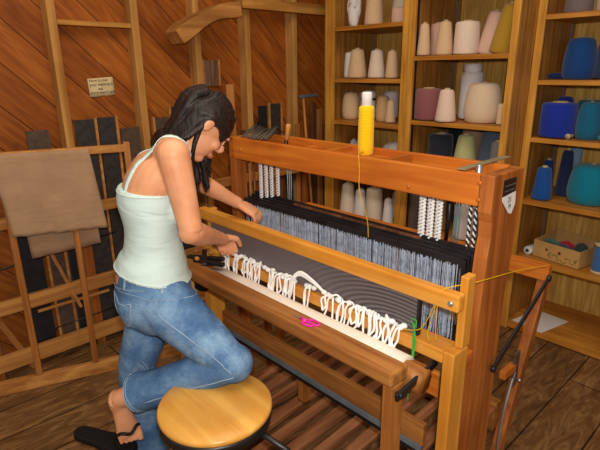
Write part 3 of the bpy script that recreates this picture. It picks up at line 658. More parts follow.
MB().box(xl+.0425, xr-.0425, 1.492, 1.515, 1.215, 1.312).build('top_beam_rear', CASTLE_X, lm, .003)
MB().box(xl+.0425, -1.50, 1.3425, 1.4915, 1.222, 1.232).build('tray_bottom', CASTLE_X, lm)
MB().box(-1.30, -1.02, 1.3425, 1.4915, 1.277, 1.289).build('tray_bottom', CASTLE_X, lm)
MB().box(-.93, xr-.0425, 1.3425, 1.4915, 1.235, 1.245).build('tray_bottom', CASTLE_X, lm)
for x in (-1.50, -1.30, -1.02): MB().box(x-.01, x+.01, 1.3425, 1.4915, 1.2325, 1.308 if x != -1.50 else 1.29).build('divider', CASTLE_Y, lm, .001)
for x, z in ((-.66, 1.285), (-.66, 1.235), (-.90, 1.235), (-1.80, 1.26)):
    MB().lathe((x, 1.3185, z), [(.001, .0), (.007, 0), (.007, -.002), (.004, -.004), (.0005, -.004)], 12, (0, 1, 0)).build('bolt_head', CASTLE_Y, lm)
# tag and label on the post
MB().box(xr, xr+.002, 1.383, 1.462, 1.238, 1.288).build('black_label', BLACKM, lm)
MB().add([(xr+.0022, 1.378, 1.238), (xr+.0022, 1.463, 1.244), (xr+.0022, 1.468, 1.205), (xr+.004, 1.445, 1.178), (xr+.004, 1.425, 1.183), (xr+.0035, 1.379, 1.226),
          (xr+.0034, 1.378, 1.238), (xr+.0034, 1.463, 1.244), (xr+.0034, 1.468, 1.205), (xr+.0052, 1.445, 1.178), (xr+.0052, 1.425, 1.183), (xr+.0047, 1.379, 1.226)],
         [(0,1,2,3,4,5), (11,10,9,8,7,6)] + [(k, k+6, (k+1) % 6+6, (k+1) % 6) for k in range(6)]).build('paper_tag', PAPER, lm)
text('tag_writing', '21', .024, (xr+.0055, 1.412, 1.218), INK, lm, (0, 1, 0), (0, 0, 1))
text('tag_writing', 'M', .020, (xr+.0060, 1.418, 1.198), INK, lm, (0, 1, 0), (0, 0, 1))
MB().box(xr+.002, xr+.0024, 1.392, 1.458, 1.268, 1.2705).build('label_line', STEEL, lm); MB().box(xr+.002, xr+.0024, 1.392, 1.452, 1.2525, 1.2550).build('label_line', STEEL, lm)
# front frame: light posts and lower beam
MB().box(-.638, -.602, 1.152, 1.232, 0, .819).build('front_post', LIGHT_Z, lm, .004)
MB().box(-1.925, -1.867, 1.152, 1.232, 0, .819).build('front_post', LIGHT_Z, lm, .004)
MB().box(-1.866, -.6385, 1.152, 1.228, .778, .82).build('lower_beam', LIGHT_X, lm, .004)
for x0, x1 in ((-.628, -.603), (-1.922, -1.897)):
    MB().box(x0, x1, 1.196, 1.240, .8205, 1.045 if x0 > -1 else .99).build('beater_post', LIGHT_Z, lm, .004)
MB().box(-1.93, -.606, 1.158, 1.1955, .947, 1.0).build('handtree', LIGHT_X, lm, .007)
MB().lathe((-.630, 1.1575, .972), [(.0005, -.005), (.008, -.004), (.009, 0)], 14, (0, 1, 0)).build('beater_bolt', CHROME, lm)
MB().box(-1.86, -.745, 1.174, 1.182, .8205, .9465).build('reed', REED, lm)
MB().box(-.7445, -.737, 1.170, 1.186, .8205, .9465).build('reed_end', BLACKP, lm)
# breast beam and front legs
MB().box(-1.90, -.682, .970, 1.050, .757, .803).build('breast_beam', BREAST_X, lm, .008)
MB().box(-.718, -.682, .978, 1.030, 0, .7565).build('front_leg', BROWN_Z, lm, .004)
MB().box(-1.90, -1.78, .985, 1.022, 0, .7565).build('front_leg', LIGHT_Z, lm, .004)
# rails
MB().box(-1.80, -.69, 1.165, 1.190, .438, .520).build('lower_rail', BROWN_X, lm, .004)
MB().box(-1.75, -.69, 1.158, 1.1645, .424, .446).build('steel_angle', STEEL, lm, .001)
MB().box(-1.75, -.69, 1.156, 1.160, .412, .4235).build('angle_lip', BLACKM, lm)
MB().box(-1.86, -.663, 1.27, 1.29, .56, .65).build('knee_rail', CASTLE_X, lm, .004)
MB().box(-1.86, -.78, 2.0, 2.03, .02, .09).build('treadle_rail', BROWN_X, lm, .004)
MB().box(-1.305, -1.262, 1.192, 1.225, .28, .4395).build('rail_block', BROWN_Z, lm, .003)
MB().box(-.6415, -.6385, 1.155, 1.228, .40, .76).build('side_plate', BLACKM, lm)
for s in (xr-.038, xl+.004):
    MB().box(s, s+.034, 1.2325, 1.3245, .30, .36).build('side_rail', CASTLE_Y, lm, .003)
    MB().box(s, s+.034, 1.2325, 1.3125, .70, .76).build('side_rail', CASTLE_Y, lm, .003)
    MB().box(s-.03, s-.002, 1.031, 1.1515, .30, .35).build('side_rail', CASTLE_Y, lm, .003)
# cloth beam
MB().lathe((-1.86, 1.100, .730), [(.040, 0), (.044, .004), (.044, 1.17), (.040, 1.20)], 8, (1, 0, 0)).build('cloth_beam', BROWN_X, lm)
cb_ = MB().lathe((-1.735, 1.100, .730), [(.041, 0), (.052, .002), (.054, .2), (.053, .5), (.055, .8), (.053, 1.008), (.041, 1.010)], 32, (1, 0, 0)).build('wound_cloth', WHITECLOTH, lm)
lv = MB(); lv.bar((-.668, .975, .735), (-.668, 1.175, .762), .024, .010); lv.lathe((-.676, .99, .738), [(.002, -.004), (.008, -.003), (.008, .018)], 12, (1, 0, 0))
lv.build('ratchet_lever', BLACKM, lm, .002)
MB().lathe((-.676, 1.10, .73), [(.012, -.004), (.034, -.003), (.034, .004), (.012, .005)], 20, (1, 0, 0)).build('ratchet_wheel', BLACKM, lm)
MB().lathe((-1.80, 1.09, .71), [(.02, -.02), (.065, -.018), (.065, .006), (.02, .01)], 20, (1, 0, 0)).build('ratchet_wheel', BLACKM, lm)
# heddle shafts
nsh = 4
for k in range(nsh):
    y = 1.362 + .022*k; zt = (1.026, 1.03, 1.036, 1.046)[k]; x0, x1 = -1.845, -.700
    m_ = MB(); m_.box(x0, x1, y-.004, y+.004, zt-.028, zt); m_.box(x0, x1, y-.004, y+.004, zt-.31, zt-.285)
    for xx in (x0, x1-.012): m_.box(xx, xx+.012, y-.0045, y+.0045, zt-.31, zt)
    sh = m_.build('heddle_shaft', BLACKP, lm, .001)
    if k % 3 == 2: MB().box(x0+.3, x1-.2, y-.005, y+.005, zt+.0005, zt+.008).build('top_strip', DARKBR_Z, sh)
    rnd = random.Random(100+k)
    if k == 0:
        first = None
        for q in range(100):
            x = x0 + .02 + (x1-x0-.05)*(q/99)**.93 + rnd.uniform(-.0035, .0035)
            if first is None:
                hm = MB().box(x-.0011, x+.0011, y-.0062, y-.0048, zt-.29, zt-.022); hm.lathe((x, y-.0055, zt-.155), [(.0005, -.007), (.0025, -.004), (.0025, .004), (.0005, .007)], 6)
                first = hm.build('heddle', HEDDLE, sh); fx = x
            else:
                c = first.copy(); c.location = (x-fx, 0, rnd.uniform(-.003, .002)); COL.objects.link(c); c.parent = sh
        hm = MB()
        for q in range(190):
            x = rnd.uniform(x0+.02, x1-.03); hm.box(x-.0009, x+.0008, y-.0076, y-.0064, zt-.285+rnd.uniform(-.004, .004), zt-.03+rnd.uniform(-.008, .008))
        hs = hm.build('heddle', HEDDLE, sh); hs['kind'] = 'stuff'
    else:
        hm = MB(); q = 0
        for q in range(170):
            x = rnd.uniform(x0+.02, x1-.03)
            hm.box(x-.001, x+.001, y-.0062, y-.0048, zt-.29, zt-.03)
        hs = hm.build('heddle', HEDDLE, sh); hs['kind'] = 'stuff'
# rear frame: back beam, posts, folding levers
MB().box(-1.93, -.615, 1.83, 1.868, .832, .892).build('back_beam', CASTLE_X, lm, .004)
for x in (-.655, -1.93): MB().bar((x+.018, 1.862, .83), (x+.018, 1.56, .0), .036, .046, (1, 0, 0)).build('rear_post', CASTLE_Z, lm, .004)
lv = MB()
lv.bar((-.606, 1.825, .86), (-.606, 1.425, .645), .022, .008); lv.lathe((-.612, 1.815, .855), [(.002, 0), (.012, 0), (.012, .014), (.002, .014)], 12, (1, 0, 0)); lv.lathe((-.612, 1.43, .648), [(.002, 0), (.012, 0), (.012, .014), (.002, .014)], 12, (1, 0, 0))
lv.build('folding_lever', BLACKM, lm, .002)
MB().box(-.6195, -.596, 1.515, 1.60, .565, .595).build('lever_bracket', CASTLE_Y, lm, .003)
MB().box(-.605, -.597, 1.585, 1.625, .50, .64).build('hinge_plate', BRREED, lm, .003)
ch = MB(); pts = [(-.60, 1.60, .56), (-.60, 1.575, .50), (-.60, 1.55, .42), (-.602, 1.54, .30), (-.602, 1.55, .20)]
ch.tube(cat(pts), .0055, 7); ch.build('release_chain', CHROME, lm)
MB().lathe((-.597, 1.63, .515), [(.0005, .012), (.006, .010), (.006, 0)], 10, (1, 0, 0)).build('bolt', CHROME, lm)
# treadles
for k in range(11):
    x = -1.76 + k*.096
    MB().bar((x, .99, .06), (x, 1.92, .13), .026, .054 if k % 2 else .046, (0, 0, 1)).build('treadle', BROWN_Y, lm, .003)
MB().box(-1.88, -.775, 1.90, 1.96, .02, .16).build('treadle_pivot_beam', BROWN_X, lm, .004)
for q in range(3):
    MB().tube([(xl+.02, 1.402+.026*q, .80), (xl+.018, 1.400+.026*q, 1.214)], .006, 8).build('guide_rod', PINE_Z if q == 1 else CASTLE_Z, lm)
# harness cords at the right end
hc = MB()
for k in range(5):
    for s in range(2):
        pts = [(-.738+.013*k+.004*math.cos(t*1.9+PI*s), 1.43+.012*k+.004*math.sin(t*1.9+PI*s), 1.215-.20*t/30) for t in range(31)]
        hc.tube(pts, .0034, 5) if s == 0 else None
hc.build('lift_cord', WHITEYARN, lm, label='white harness cords')
hc = MB()
for k in range(5):
    pts = [(-.738+.013*k+.004*math.cos(t*1.9+PI), 1.43+.012*k+.004*math.sin(t*1.9+PI), 1.215-.20*t/30) for t in range(31)]
    hc.tube(pts, .0038, 5)
hc.build('lift_cord', BLACKP, lm, label='black harness cords')

# warp chains hanging from the tray
def chain(x, y, z0, z1, r, label, mat, zig=.008, n=1):
    t = thing('warp_chain', label, 'yarn chain', (x, y, z1), 'warp chains hanging inside the loom')
    N_ = int((z0-z1)/.012)
    for s in range(2):
        pts = [(x+zig*math.sin(k*PI/2*1.0+PI*s), y+.004*math.cos(k*PI/2+PI*s), z0-(z0-z1)*k/(2*N_)) for k in range(2*N_+1)]
        MB().tube(cat(pts, 3), r, 6).build('strand', mat, t)
    MB().tube([(x, y, z0), (x, y, z1)], r*.8, 6).build('dark_core', BLACKP, t)
    return t
for k, (x, z1, lb) in enumerate(((-1.765, 1.03, 'left strand of the white chained cords at the loom\'s far end'), (-1.738, 1.035, 'middle strand of the white chained cords at the loom\'s far end'), (-1.712, 1.04, 'right strand of the white chained cords at the loom\'s far end'), (-1.680, 1.05, 'separate fourth white chained cord at the loom\'s far end'))):
    chain(x, 1.40+.01*k, 1.215, z1, .0045, lb, WHITEYARN)
for k, (x, lb) in enumerate(((-.915, 'left one of the thick black and white chains near the loom\'s right end'), (-.882, 'middle one of the thick black and white chains near the loom\'s right end'), (-.850, 'right one of the thick black and white chains near the loom\'s right end'))):
    chain(x, 1.43, 1.215, 1.04, .005, lb, WHITEYARN, .010)
bk_ = thing('black_cord', 'black cord bundle hanging beside the thick black and white chains', 'cord', (-.825, 1.45, 1.04))
MB().tube([(-.825, 1.45, 1.215), (-.823, 1.45, 1.12), (-.828, 1.45, 1.04)], .007).build('cord', BLACKM, bk_)
tl = thing('teal_strands', 'thin teal strands hanging from the loom\'s top beam near the right end', 'yarn', (-.795, 1.45, 1.04))
for k in range(3): MB().tube([(-.806+.010*k, 1.45, 1.215), (-.803+.009*k, 1.452, 1.12), (-.806+.010*k, 1.45, 1.04)], .0022, 6).build('strand', yarn((66, 130, 140)), tl)
ws = thing('white_strands', 'thin pale strands hanging in the middle far part of the loom', 'yarn', (-1.59, 1.42, 1.05))
for k in range(3): MB().tube([(-1.605+.012*k, 1.42, 1.232), (-1.603+.012*k, 1.422, 1.12), (-1.60+.010*k, 1.42, 1.05)], .0018, 6).build('strand', fabric('pale_strand_%d' % k, (190, 200, 210)), ws)

# items on the top tray
yc = thing('yellow_yarn_spool', 'tall bright yellow spool with a white top standing on the loom\'s top beam', 'yarn spool', (-1.195, 1.455, 1.289))
MB().lathe((-1.195, 1.455, 1.289), [(.024, .001), (.029, .006), (.030, .03), (.0295, .10), (.0285, .165), (.027, .178), (.02, .182)], 26).build('yarn_winding', YELLOWY, yc)
MB().lathe((-1.195, 1.455, 1.289), [(.019, .17), (.019, .225), (.016, .23), (.012, .23), (.012, .19)], 20).build('core', PAPER, yc)
yt = MB().tube(cat([(-1.180, 1.428, 1.305), (-1.13, 1.345, 1.316), (-1.107, 1.312, 1.3145), (-1.103, 1.3135, 1.26), (-1.100, 1.313, 1.19), (-1.088, 1.345, 1.08), (-1.085, 1.352, 1.01)]), .0016, 6)
tag(yt.build('yellow_thread', YEL), 'yellow thread running from the yellow spool down the loom\'s top beam', 'thread')
hb = thing('heddle_bundle', 'dark bundle of wire heddles lying on the far end of the loom\'s top beam', 'wire bundle', (-1.78, 1.42, 1.31))
hbm = MB(); rnd = random.Random(3)
for k in range(60):
    a = rnd.uniform(-.05, .05); x = -1.86 + rnd.uniform(0, .17)
    hbm.tube([(x-.04, 1.50+a*.4, 1.315+.018*rnd.random()), (x+.01, 1.43+a*.3, 1.328+.034*rnd.random()), (x+.055, 1.33+a*.2, 1.314+.008*rnd.random())], .0018, 5)
hbm.build('wires', plain('dark_wire', (92, 84, 74), .5, .5, .3), hb)
hd = thing('tool_handle', 'short wooden tool handle standing upright in the loom\'s top tray', 'tool', (-1.595, 1.42, 1.232))
MB().lathe((-1.600, 1.40, 1.2335), [(.008, 0), (.009, .02), (.009, .075), (.004, .085)], 14, (.12, .10, 1)).build('ferrule', BLACKM, hd)
MB().lathe((-1.5905, 1.4085, 1.312), [(.007, 0), (.010, .01), (.0095, .04), (.0115, .062), (.008, .07)], 14, (.12, .10, 1)).build('grip', RAIL_Y, hd)
rul = tag(MB().bar((-.724, 1.320, 1.3165), (-.724, 1.615, 1.3175), .004, .026, (0, 0, 1)).build('grey_ruler', plain('dull_ruler', (150, 136, 104), .45, .4, .2), None, .001), 'dull grey-brown ruler laid across the right end of the loom\'s top tray', 'ruler')
ck = thing('metal_clip', 'small shiny metal clip on the top beam beside the tray\'s right corner', 'clip', (-.665, 1.40, 1.245))
MB().lathe((-.690, 1.365, 1.2455), [(.009, 0), (.010, .005), (.010, .078), (.006, .083)], 14).build('clip_body', CHROME, ck)

# tools at the left end of the breast beam
tt = thing('shuttle_tools', 'dark tools with wooden ends lying by the ratchet at the loom\'s left end', 'tools', (-1.78, 1.08, .80))
tm = MB()
for a, b in (((-1.86, 1.045, .806), (-1.70, 1.13, .815)), ((-1.80, 1.04, .808), (-1.66, 1.10, .808)), ((-1.84, 1.12, .82), (-1.72, 1.04, .806))): tm.bar(a, b, .016, .022)
tm.build('dark_bars', BLACKM, tt, .003)
for p in ((-1.835, 1.075, .83), (-1.765, 1.105, .835), (-1.775, 1.04, .822)): MB().ell(p, V((.014, 0, 0)), V((0, .010, 0)), V((0, 0, .009)), 12, 8).build('wooden_knob', RAIL_Y, tt)

# white yarn loops tied over the lower beam
tx = [-1.665, -1.60, -1.545, -1.485, -1.435, -1.345, -1.29, -1.20, -1.10, -1.045, -.985, -.945, -.90, -.855, -.812]
tl_ = ['at the far left by the woman\'s hand', 'second from the woman\'s hand', 'third from the woman\'s hand', 'fourth from the woman\'s hand', 'fifth from the woman\'s hand', 'left of the big arch', 'left foot of the arch', 'right foot of the arch',
       'lone tuft right of the big arch', 'just above the pink scissors', 'right of the pink scissors', 'twisted pair right of the scissors', 'fourth from the right end', 'third from the right end', 'at the right end of the row']
for k, x in enumerate(tx):
    rnd = random.Random(90+k); t = thing('yarn_tuft', 'white knotted yarn tuft on the pale beam, ' + tl_[k], 'yarn tuft', (x, 1.15, .82), 'white warp tufts tied over the lower beam')
    for q in range(3): MB().ell((x+rnd.uniform(-.03, .03), 1.163+rnd.uniform(-.004, .004), .830+rnd.uniform(0, .012)), V((.012, 0, 0)), V((0, .010, 0)), V((0, 0, .009)), 12, 8).build('knot', WHITEYARN, t)
    for q in range((4, 3, 4, 3, 3, 3, 3, 2, 2, 2, 3, 3, 2, 3, 2)[k]):
        s = rnd.uniform(-.030, .034); up = rnd.uniform(.832, .860); z1 = rnd.uniform(.735, .79); j = lambda a: rnd.uniform(-a, a)
        if q % 2 == 0:      # a loop that comes down and curls back up
            w_ = rnd.uniform(.010, .030)*rnd.choice((-1, 1))
            pts = [(x, 1.165, .835), (x+s*.4, 1.156, up), (x+s, 1.141, .832+j(.008)), (x+s+w_*.1+j(.006), 1.138, .80), (x+s+w_*.3+j(.006), 1.132, z1+.012), (x+s+w_*.6, 1.131, z1), (x+s+w_+j(.004), 1.132, z1+.014), (x+s+w_*1.1, 1.137, .80+j(.01)), (x+s+w_*.8+j(.008), 1.141, .832+j(.01)), (x+s+w_*.4, 1.158, .842)]
        else:               # a loose end
            pts = [(x, 1.170, .835), (x+s*.7, 1.158, up), (x+s*1.3+j(.008), 1.141, .835), (x+s*1.5+j(.012), 1.136, .80), (x+s*1.3+j(.018), 1.130, .765), (x+s*1.2+j(.02), 1.129, z1-.02)]
        MB().tube(cat(pts, 5), rnd.uniform(.0032, .0042), 7).build('yarn_end', WHITEYARN, t)
    if k == 6:
        for q in range(3): MB().tube(cat([(x, 1.141, .745+.01*q), (x+.006+.006*q, 1.136, .80), (x+.02+.004*q, 1.140, .855), (x+.055, 1.150, .888-.006*q), (x+.11, 1.156, .872-.004*q), (x+.165, 1.16, .842)], 8), .0048, 8).build('yarn_end', WHITEYARN, t)

# scissors on the breast beam
scs = thing('scissors', 'small pink-handled scissors lying on the worn front beam of the loom', 'scissors', (-1.06, 1.015, .802))
def loop(cx, cy, a, b, rot):
    return [(cx+a*math.cos(t)*math.cos(rot)-b*math.sin(t)*math.sin(rot), cy+a*math.cos(t)*math.sin(rot)+b*math.sin(t)*math.cos(rot), .8065) for t in [2*PI*k/18 for k in range(19)]]
MB().tube(loop(-1.045, 1.002, .022, .010, .15), .004, 8).build('finger_loop', PINK, scs)
MB().tube(loop(-1.035, 1.022, .024, .010, -.05), .004, 8).build('finger_loop', PINK, scs)
MB().tube([(-1.088, 1.012, .8065), (-1.06, 1.012, .8065)], .006, 8).build('handle_shank', PINK, scs)
MB().bar((-1.125, 1.012, .8045), (-1.085, 1.0125, .806), .002, .007).build('blades', CHROME, scs)

# yellow and green threads at the right end
yt2 = MB().tube(cat([(-.597, 1.80, .915), (-.597, 1.53, .975), (-.600, 1.25, 1.02), (-.66, 1.168, 1.003), (-.672, 1.163, .96), (-.675, 1.164, .90), (-.668, 1.16, .835)]), .0014, 6)
yt2.tube(cat([(-.672, 1.163, .98), (-.690, 1.165, .93), (-.72, 1.17, .86), (-.745, 1.165, .84), (-.78, 1.16, .83)]), .0014, 6)
yt2.tube(cat([(-.672, 1.163, .985), (-.69, 1.164, .90), (-.70, 1.164, .85), (-.69, 1.162, .828)]), .0014, 6)
tag(yt2.build('yellow_thread', YEL), 'yellow thread looped around the right end of the loom\'s handtree', 'thread')
gt = MB()
for q in range(4):
    gt.tube(cat([(-.752+.003*q, 1.172, .845), (-.742-.002*q, 1.160, .856+.003*q), (-.737+.003*q, 1.147, .825), (-.735+.002*q, 1.144, .77), (-.737+.004*(q % 2), 1.138, .68), (-.737, 1.14, .60+.02*q)]), .0015, 6)
gt.tube(cat([(-.752, 1.168, .85), (-.758, 1.165, .873), (-.742, 1.165, .875), (-.739, 1.162, .85)]), .0016, 6)
tag(gt.build('green_thread', GRN), 'green thread hanging over the pale lower beam near the right leg', 'thread')

# ------------------------------------------------------------------ stool
st = thing('work_stool', 'round stool with a varnished wooden seat under the woman\'s knee', 'stool', (-1.156, .702, 0))
SCX, SCY = -1.156, .702; RS = .180
MB().lathe((SCX, SCY, .578), [(RS-.012, 0), (RS-.002, .003), (RS, .009), (RS-.001, .016), (RS-.006, .0215), (RS*.6, .0222), (.02, .0222)], 64).build('seat', SEATW, st)
MB().lathe((SCX, SCY, .538), [(RS*.86, 0), (RS*.975, .006), (RS*.985, .03), (RS*.97, .0395)], 64).build('seat_pan', BLACKM, st)
MB().lathe((SCX, SCY, .08), [(.035, 0), (.035, .22), (.024, .222), (.024, .457)], 20).build('column', BLACKM, st)
sl = MB().tube([(SCX+.03, SCY+.04, .525), (-1.03, .770, .527), (-.90, .782, .528)], .009, 10); sl.build('height_lever', BLACKM, st)
for k in range(5):
    a = 2*PI*k/5+.3; d = V((math.cos(a), math.sin(a), 0)); c = V((SCX, SCY, 0))
    lg = MB().bar(c+d*.03+V((0,0,.10)), c+d*.26+V((0,0,.045)), .022, .034).build('base_arm', BLACKM, st, .004)
    MB().lathe(c+d*.25, [(.012, 0), (.022, .003), (.022, .018), (.012, .034)], 14).build('glide', RUBBER, lg)

# ------------------------------------------------------------------ the woman
LD = V((-.892, .451, 0)); FDI = V((.451, .892, 0)); UP = V((0, 0, 1))   # her left, her front, up
wm = thing('person', 'woman with long dark hair, mint camisole and jeans, leaning over the loom', 'person', (-1.60, .70, 0))
def ering(c, side, fwd, n=24, pw=1.0):
    return [V(c) + side*math.cos(t) + fwd*math.sin(t) for t in [2*PI*k/n for k in range(n)]]
def erings(keys, per=5, n=24):
    # keys: (centre, half side, half front, side dir, front dir)
    cs = cat([k[0] for k in keys], per); hs = cat([V((k[1], k[2], 0)) for k in keys], per)
    sd = cat([k[3] for k in keys], per); fd = cat([k[4] for k in keys], per)
    return [ering(c, s.normalized()*h.x, f.normalized()*h.y, n) for c, h, s, f in zip(cs, hs, sd, fd)]
pel = V((-1.520, .722, .865)); wai = V((-1.517, .727, .985)); che = V((-1.516, .730, 1.185)); uch = V((-1.498, .770, 1.300)); c7 = V((-1.462, .835, 1.375))
FT = (FDI*.93 - UP*.30).normalized(); FT2 = (FDI*.80 - UP*.55).normalized()
RSH = V((-1.362, .745, 1.352)); LSH = V((-1.602, .925, 1.335))
REL = V((-1.315, .758, 1.118)); LEL = V((-1.700, 1.055, 1.160))
RWR = V((-1.515, 1.002, .985)); LWR = V((-1.645, 1.185, 1.065))
skin = MB()
skin.rings(erings([(pel+UP*.02, .13, .10, LD, FDI), (wai, .116, .082, LD, FDI), (che, .134, .096, LD, FT), (uch, .142, .088, LD, FT), (uch+(c7-uch)*.55, .115, .06, LD, FT), (c7, .055, .05, LD, FT2)]))
# bust
skin.ell(che+FT*.055-LD*.062+UP*.01, LD*.055, FT*.05, UP*.055); skin.ell(che+FT*.055+LD*.062+UP*.01, LD*.055, FT*.05, UP*.055)
# neck
HC = V((-1.428, .902, 1.430)); FH = (FDI*.94 + LD*.34).normalized(); HL = (LD*.94 - FDI*.34).normalized()
HF = (FH*.60 - UP*.80).normalized(); HU = (FH*.80 + UP*.60).normalized()
skin.tube([c7-UP*.03-FDI*.005, c7+(HC-c7)*.45+UP*.0, HC-HU*.03-HF*.02], [.052, .048, .05], 20)
# head: skull, jaw, nose, ears, brow
skin.ell(HC+HU*.020-HF*.012, HL*.070, HF*.088, HU*.082, 28, 20)
skin.ell(HC-HU*.035+HF*.026, HL*.050, HF*.060, HU*.070, 24, 16)
skin.ell(HC-HU*.085+HF*.062, HL*.022, HF*.022, HU*.02, 16, 10)
skin.tube([HC+HF*.090+HU*.022, HC+HF*.108-HU*.010, HC+HF*.101-HU*.022], [.006, .010, .008], 12)
skin.ell(HC+HF*.088-HU*.022, HL*.016, HF*.014, HU*.008, 12, 8)
skin.ell(HC+HF*.086-HU*.052, HL*.022, HF*.010, HU*.009, 12, 8)
for s in (1, -1):
    e = HC + HL*s*.079 - HF*.018 - HU*.010
    skin.ell(e, HF*.017, (HL*s*.009+HF*-.006), HU*.028, 14, 10)
    skin.ell(HC+HL*s*.030+HF*.080+HU*.024, HL*.018, HF*.010, HU*.007, 12, 8)
    skin.ell(HC+HL*s*.034+HF*.060-HU*.025, HL*.020, HF*.020, HU*.022, 14, 8)
# arms
skin.ell(RSH+UP*.004, V((.052, 0, 0)), V((0, .052, 0)), UP*.052); skin.ell(LSH, V((.05, 0, 0)), V((0, .05, 0)), UP*.05)
skin.tube([uch+UP*.012, RSH-LD*-.03+UP*.006, RSH], [.05, .055, .05], 18); skin.tube([uch+UP*.01, LSH-LD*.03, LSH], [.05, .05, .048], 18)
skin.tube(cat([RSH, RSH.lerp(REL, .3)-LD*.004, RSH.lerp(REL, .65), REL], 5), [.050, .050, .049, .048, .047, .046, .045, .044, .043, .042, .041, .040, .039, .038, .0375, .037], 18)
skin.ell(REL-FDI*.004-UP*.004, V((.036, 0, 0)), V((0, .036, 0)), UP*.036)
skin.tube(cat([REL, REL.lerp(RWR, .3)-UP*.004, REL.lerp(RWR, .7), RWR], 5), [.036, .038, .039, .0395, .039, .038, .036, .034, .032, .030, .028, .027, .026, .025, .0245, .024], 18)
skin.tube(cat([LSH, LSH.lerp(LEL, .5), LEL], 5), [.048, .046, .045, .044, .043, .041, .039, .038, .037, .036, .036], 16)
skin.tube(cat([LEL, LEL.lerp(LWR, .4), LWR], 5), [.036, .037, .036, .035, .034, .032, .03, .028, .026, .025, .024], 16)
# hands
def hand(mb, wr, d, palm_n, thumb_side, curl, scale=1.0, spread=.10):
    d = V(d).normalized(); pn = V(palm_n); pn = (pn-d*pn.dot(d)).normalized(); sd = d.cross(pn).normalized()*thumb_side
    S_ = scale
    mb.rings([ering(wr+d*q*S_, sd*a*S_, pn*b*S_, 16) for q, a, b in ((-.02, .023, .019), (0, .025, .018), (.02, .031, .0165), (.05, .037, .0155), (.075, .038, .014), (.088, .034, .012))])
    L_ = (.066, .074, .070, .055)
    for k in range(4):
        off = (1.5-k)*.0185*S_; base = wr + d*.080*S_ + sd*off; dd = (d + sd*(1.5-k)*spread*.4).normalized(); p = base - dd*.02*S_; pts = [p, base]; r = [.0098*S_, .0095*S_]
        q = base; ang = 0
        for j in range(3):
            ang += curl[j]*(1+.08*k); v = dd*math.cos(ang) + pn*math.sin(ang); q = q + v*L_[k]*(.45, .30, .25)[j]*S_; pts.append(q); r.append((.0088, .0080, .0066)[j]*S_)
        mb.tube(cat(pts, 3), [x for a, b in zip(r[:-1], r[1:]) for x in (a, a+(b-a)/3, a+(b-a)*2/3)] + [r[-1]], 12)
        mb.ell(q, d*.0066*S_, sd*.0066*S_, pn*.0066*S_, 8, 6)
    tb_ = wr + d*.022*S_ + sd*.022*S_; t1 = tb_ + (d*.55+sd*.6+pn*.35).normalized()*.040*S_; t2 = t1 + (d*.85+sd*.1+pn*.5).normalized()*.030*S_; t3 = t2 + (d*.85-sd*.05+pn*.5).normalized()*.022*S_
    mb.tube(cat([tb_-sd*.008, tb_, t1, t2, t3], 3), [.014*S_]*4+[.0125*S_]*3+[.0105*S_]*3+[.0095*S_, .0088*S_, .0075*S_], 12)
hand(skin, RWR, V((-1.612, 1.088, .917))-RWR, V((.25, .30, -1)), -1, (.75, .85, .5), .98)
hand(skin, LWR, V((-1.575, 1.235, 1.018))-LWR, V((-.05, .15, -1)), 1, (.55, .75, .4), .95)
# right foot, hanging with the toes down; left foot on the floor
RKN = V((-1.212, .803, .672)); RAN = V((-1.575, .553, .465)); RHIP = V((-1.440, .700, .862)); LHIP = V((-1.600, .765, .850)); LKN = V((-1.668, .668, .470)); LAN = V((-1.700, .715, .085))
sh = (RAN-RKN).normalized()
skin.tube([RKN.lerp(RAN, .55), RKN.lerp(RAN, .8), RAN], [.044, .037, .034], 16)
HEEL = V((-1.632, .560, .452)); BALL = V((-1.578, .572, .325)); TOE = V((-1.562, .575, .268))
fs = (RAN-HEEL).normalized()
ln = (TOE-HEEL).normalized(); fn = (RAN+V((.02,.0,.0)) - HEEL); fn = (fn-ln*fn.dot(ln)).normalized(); sdf = ln.cross(fn).normalized()
def fr_(c, a, b): return ering(c, sdf*a, fn*b, 16)
skin.ell(HEEL+ln*.015+fn*.022, sdf*.030, fn*.030, ln*.034)
skin.rings([fr_(HEEL+ln*.01+fn*.030, .030, .034), fr_(HEEL+ln*.05+fn*.036, .032, .036), fr_(HEEL+ln*.10+fn*.030, .036, .026), fr_(HEEL+ln*.145+fn*.020, .043, .018), fr_(HEEL+ln*.165+fn*.016, .042, .014)])
skin.tube([RAN, RAN.lerp(HEEL, .35)+ln*.03], [.035, .036], 14)
for k in range(5):
    off = (k-2)*.017; b = HEEL + ln*.155 + sdf*off + fn*.014; l = (.040, .034, .031, .027, .022)[k]; r = (.0125, .009, .0085, .008, .0075)[k]
    skin.tube([b-ln*.02, b+ln*l*.5+fn*.003, b+ln*l], [r, r*1.02, r*.85], 10); skin.ell(b+ln*l, ln*r*.8, sdf*r*.85, fn*r*.8, 8, 6)
skin.tube([LKN.lerp(LAN, .5), LAN], [.045, .034], 16)
lf = V((.35, .93, 0)).normalized(); ls = V((-.93, .35, 0))
skin.rings([ering(LAN + lf*q - UP*h, ls*a, (UP*b), 16) for q, h, a, b in ((-.055, .045, .02, .028), (-.03, .042, .032, .036), (.03, .036, .034, .042), (.09, .052, .040, .026), (.13, .060, .044, .017), (.15, .062, .042, .014))])
for k in range(5):
    b = LAN + lf*.145 - UP*.062 + ls*(k-2)*.017; l = (.045, .04, .036, .03, .024)[k]; skin.tube([b-lf*.02, b+lf*l], [.010, .008], 10)
body = skin.build('body', SKIN, wm, remesh=.0042, smooth_it=2)

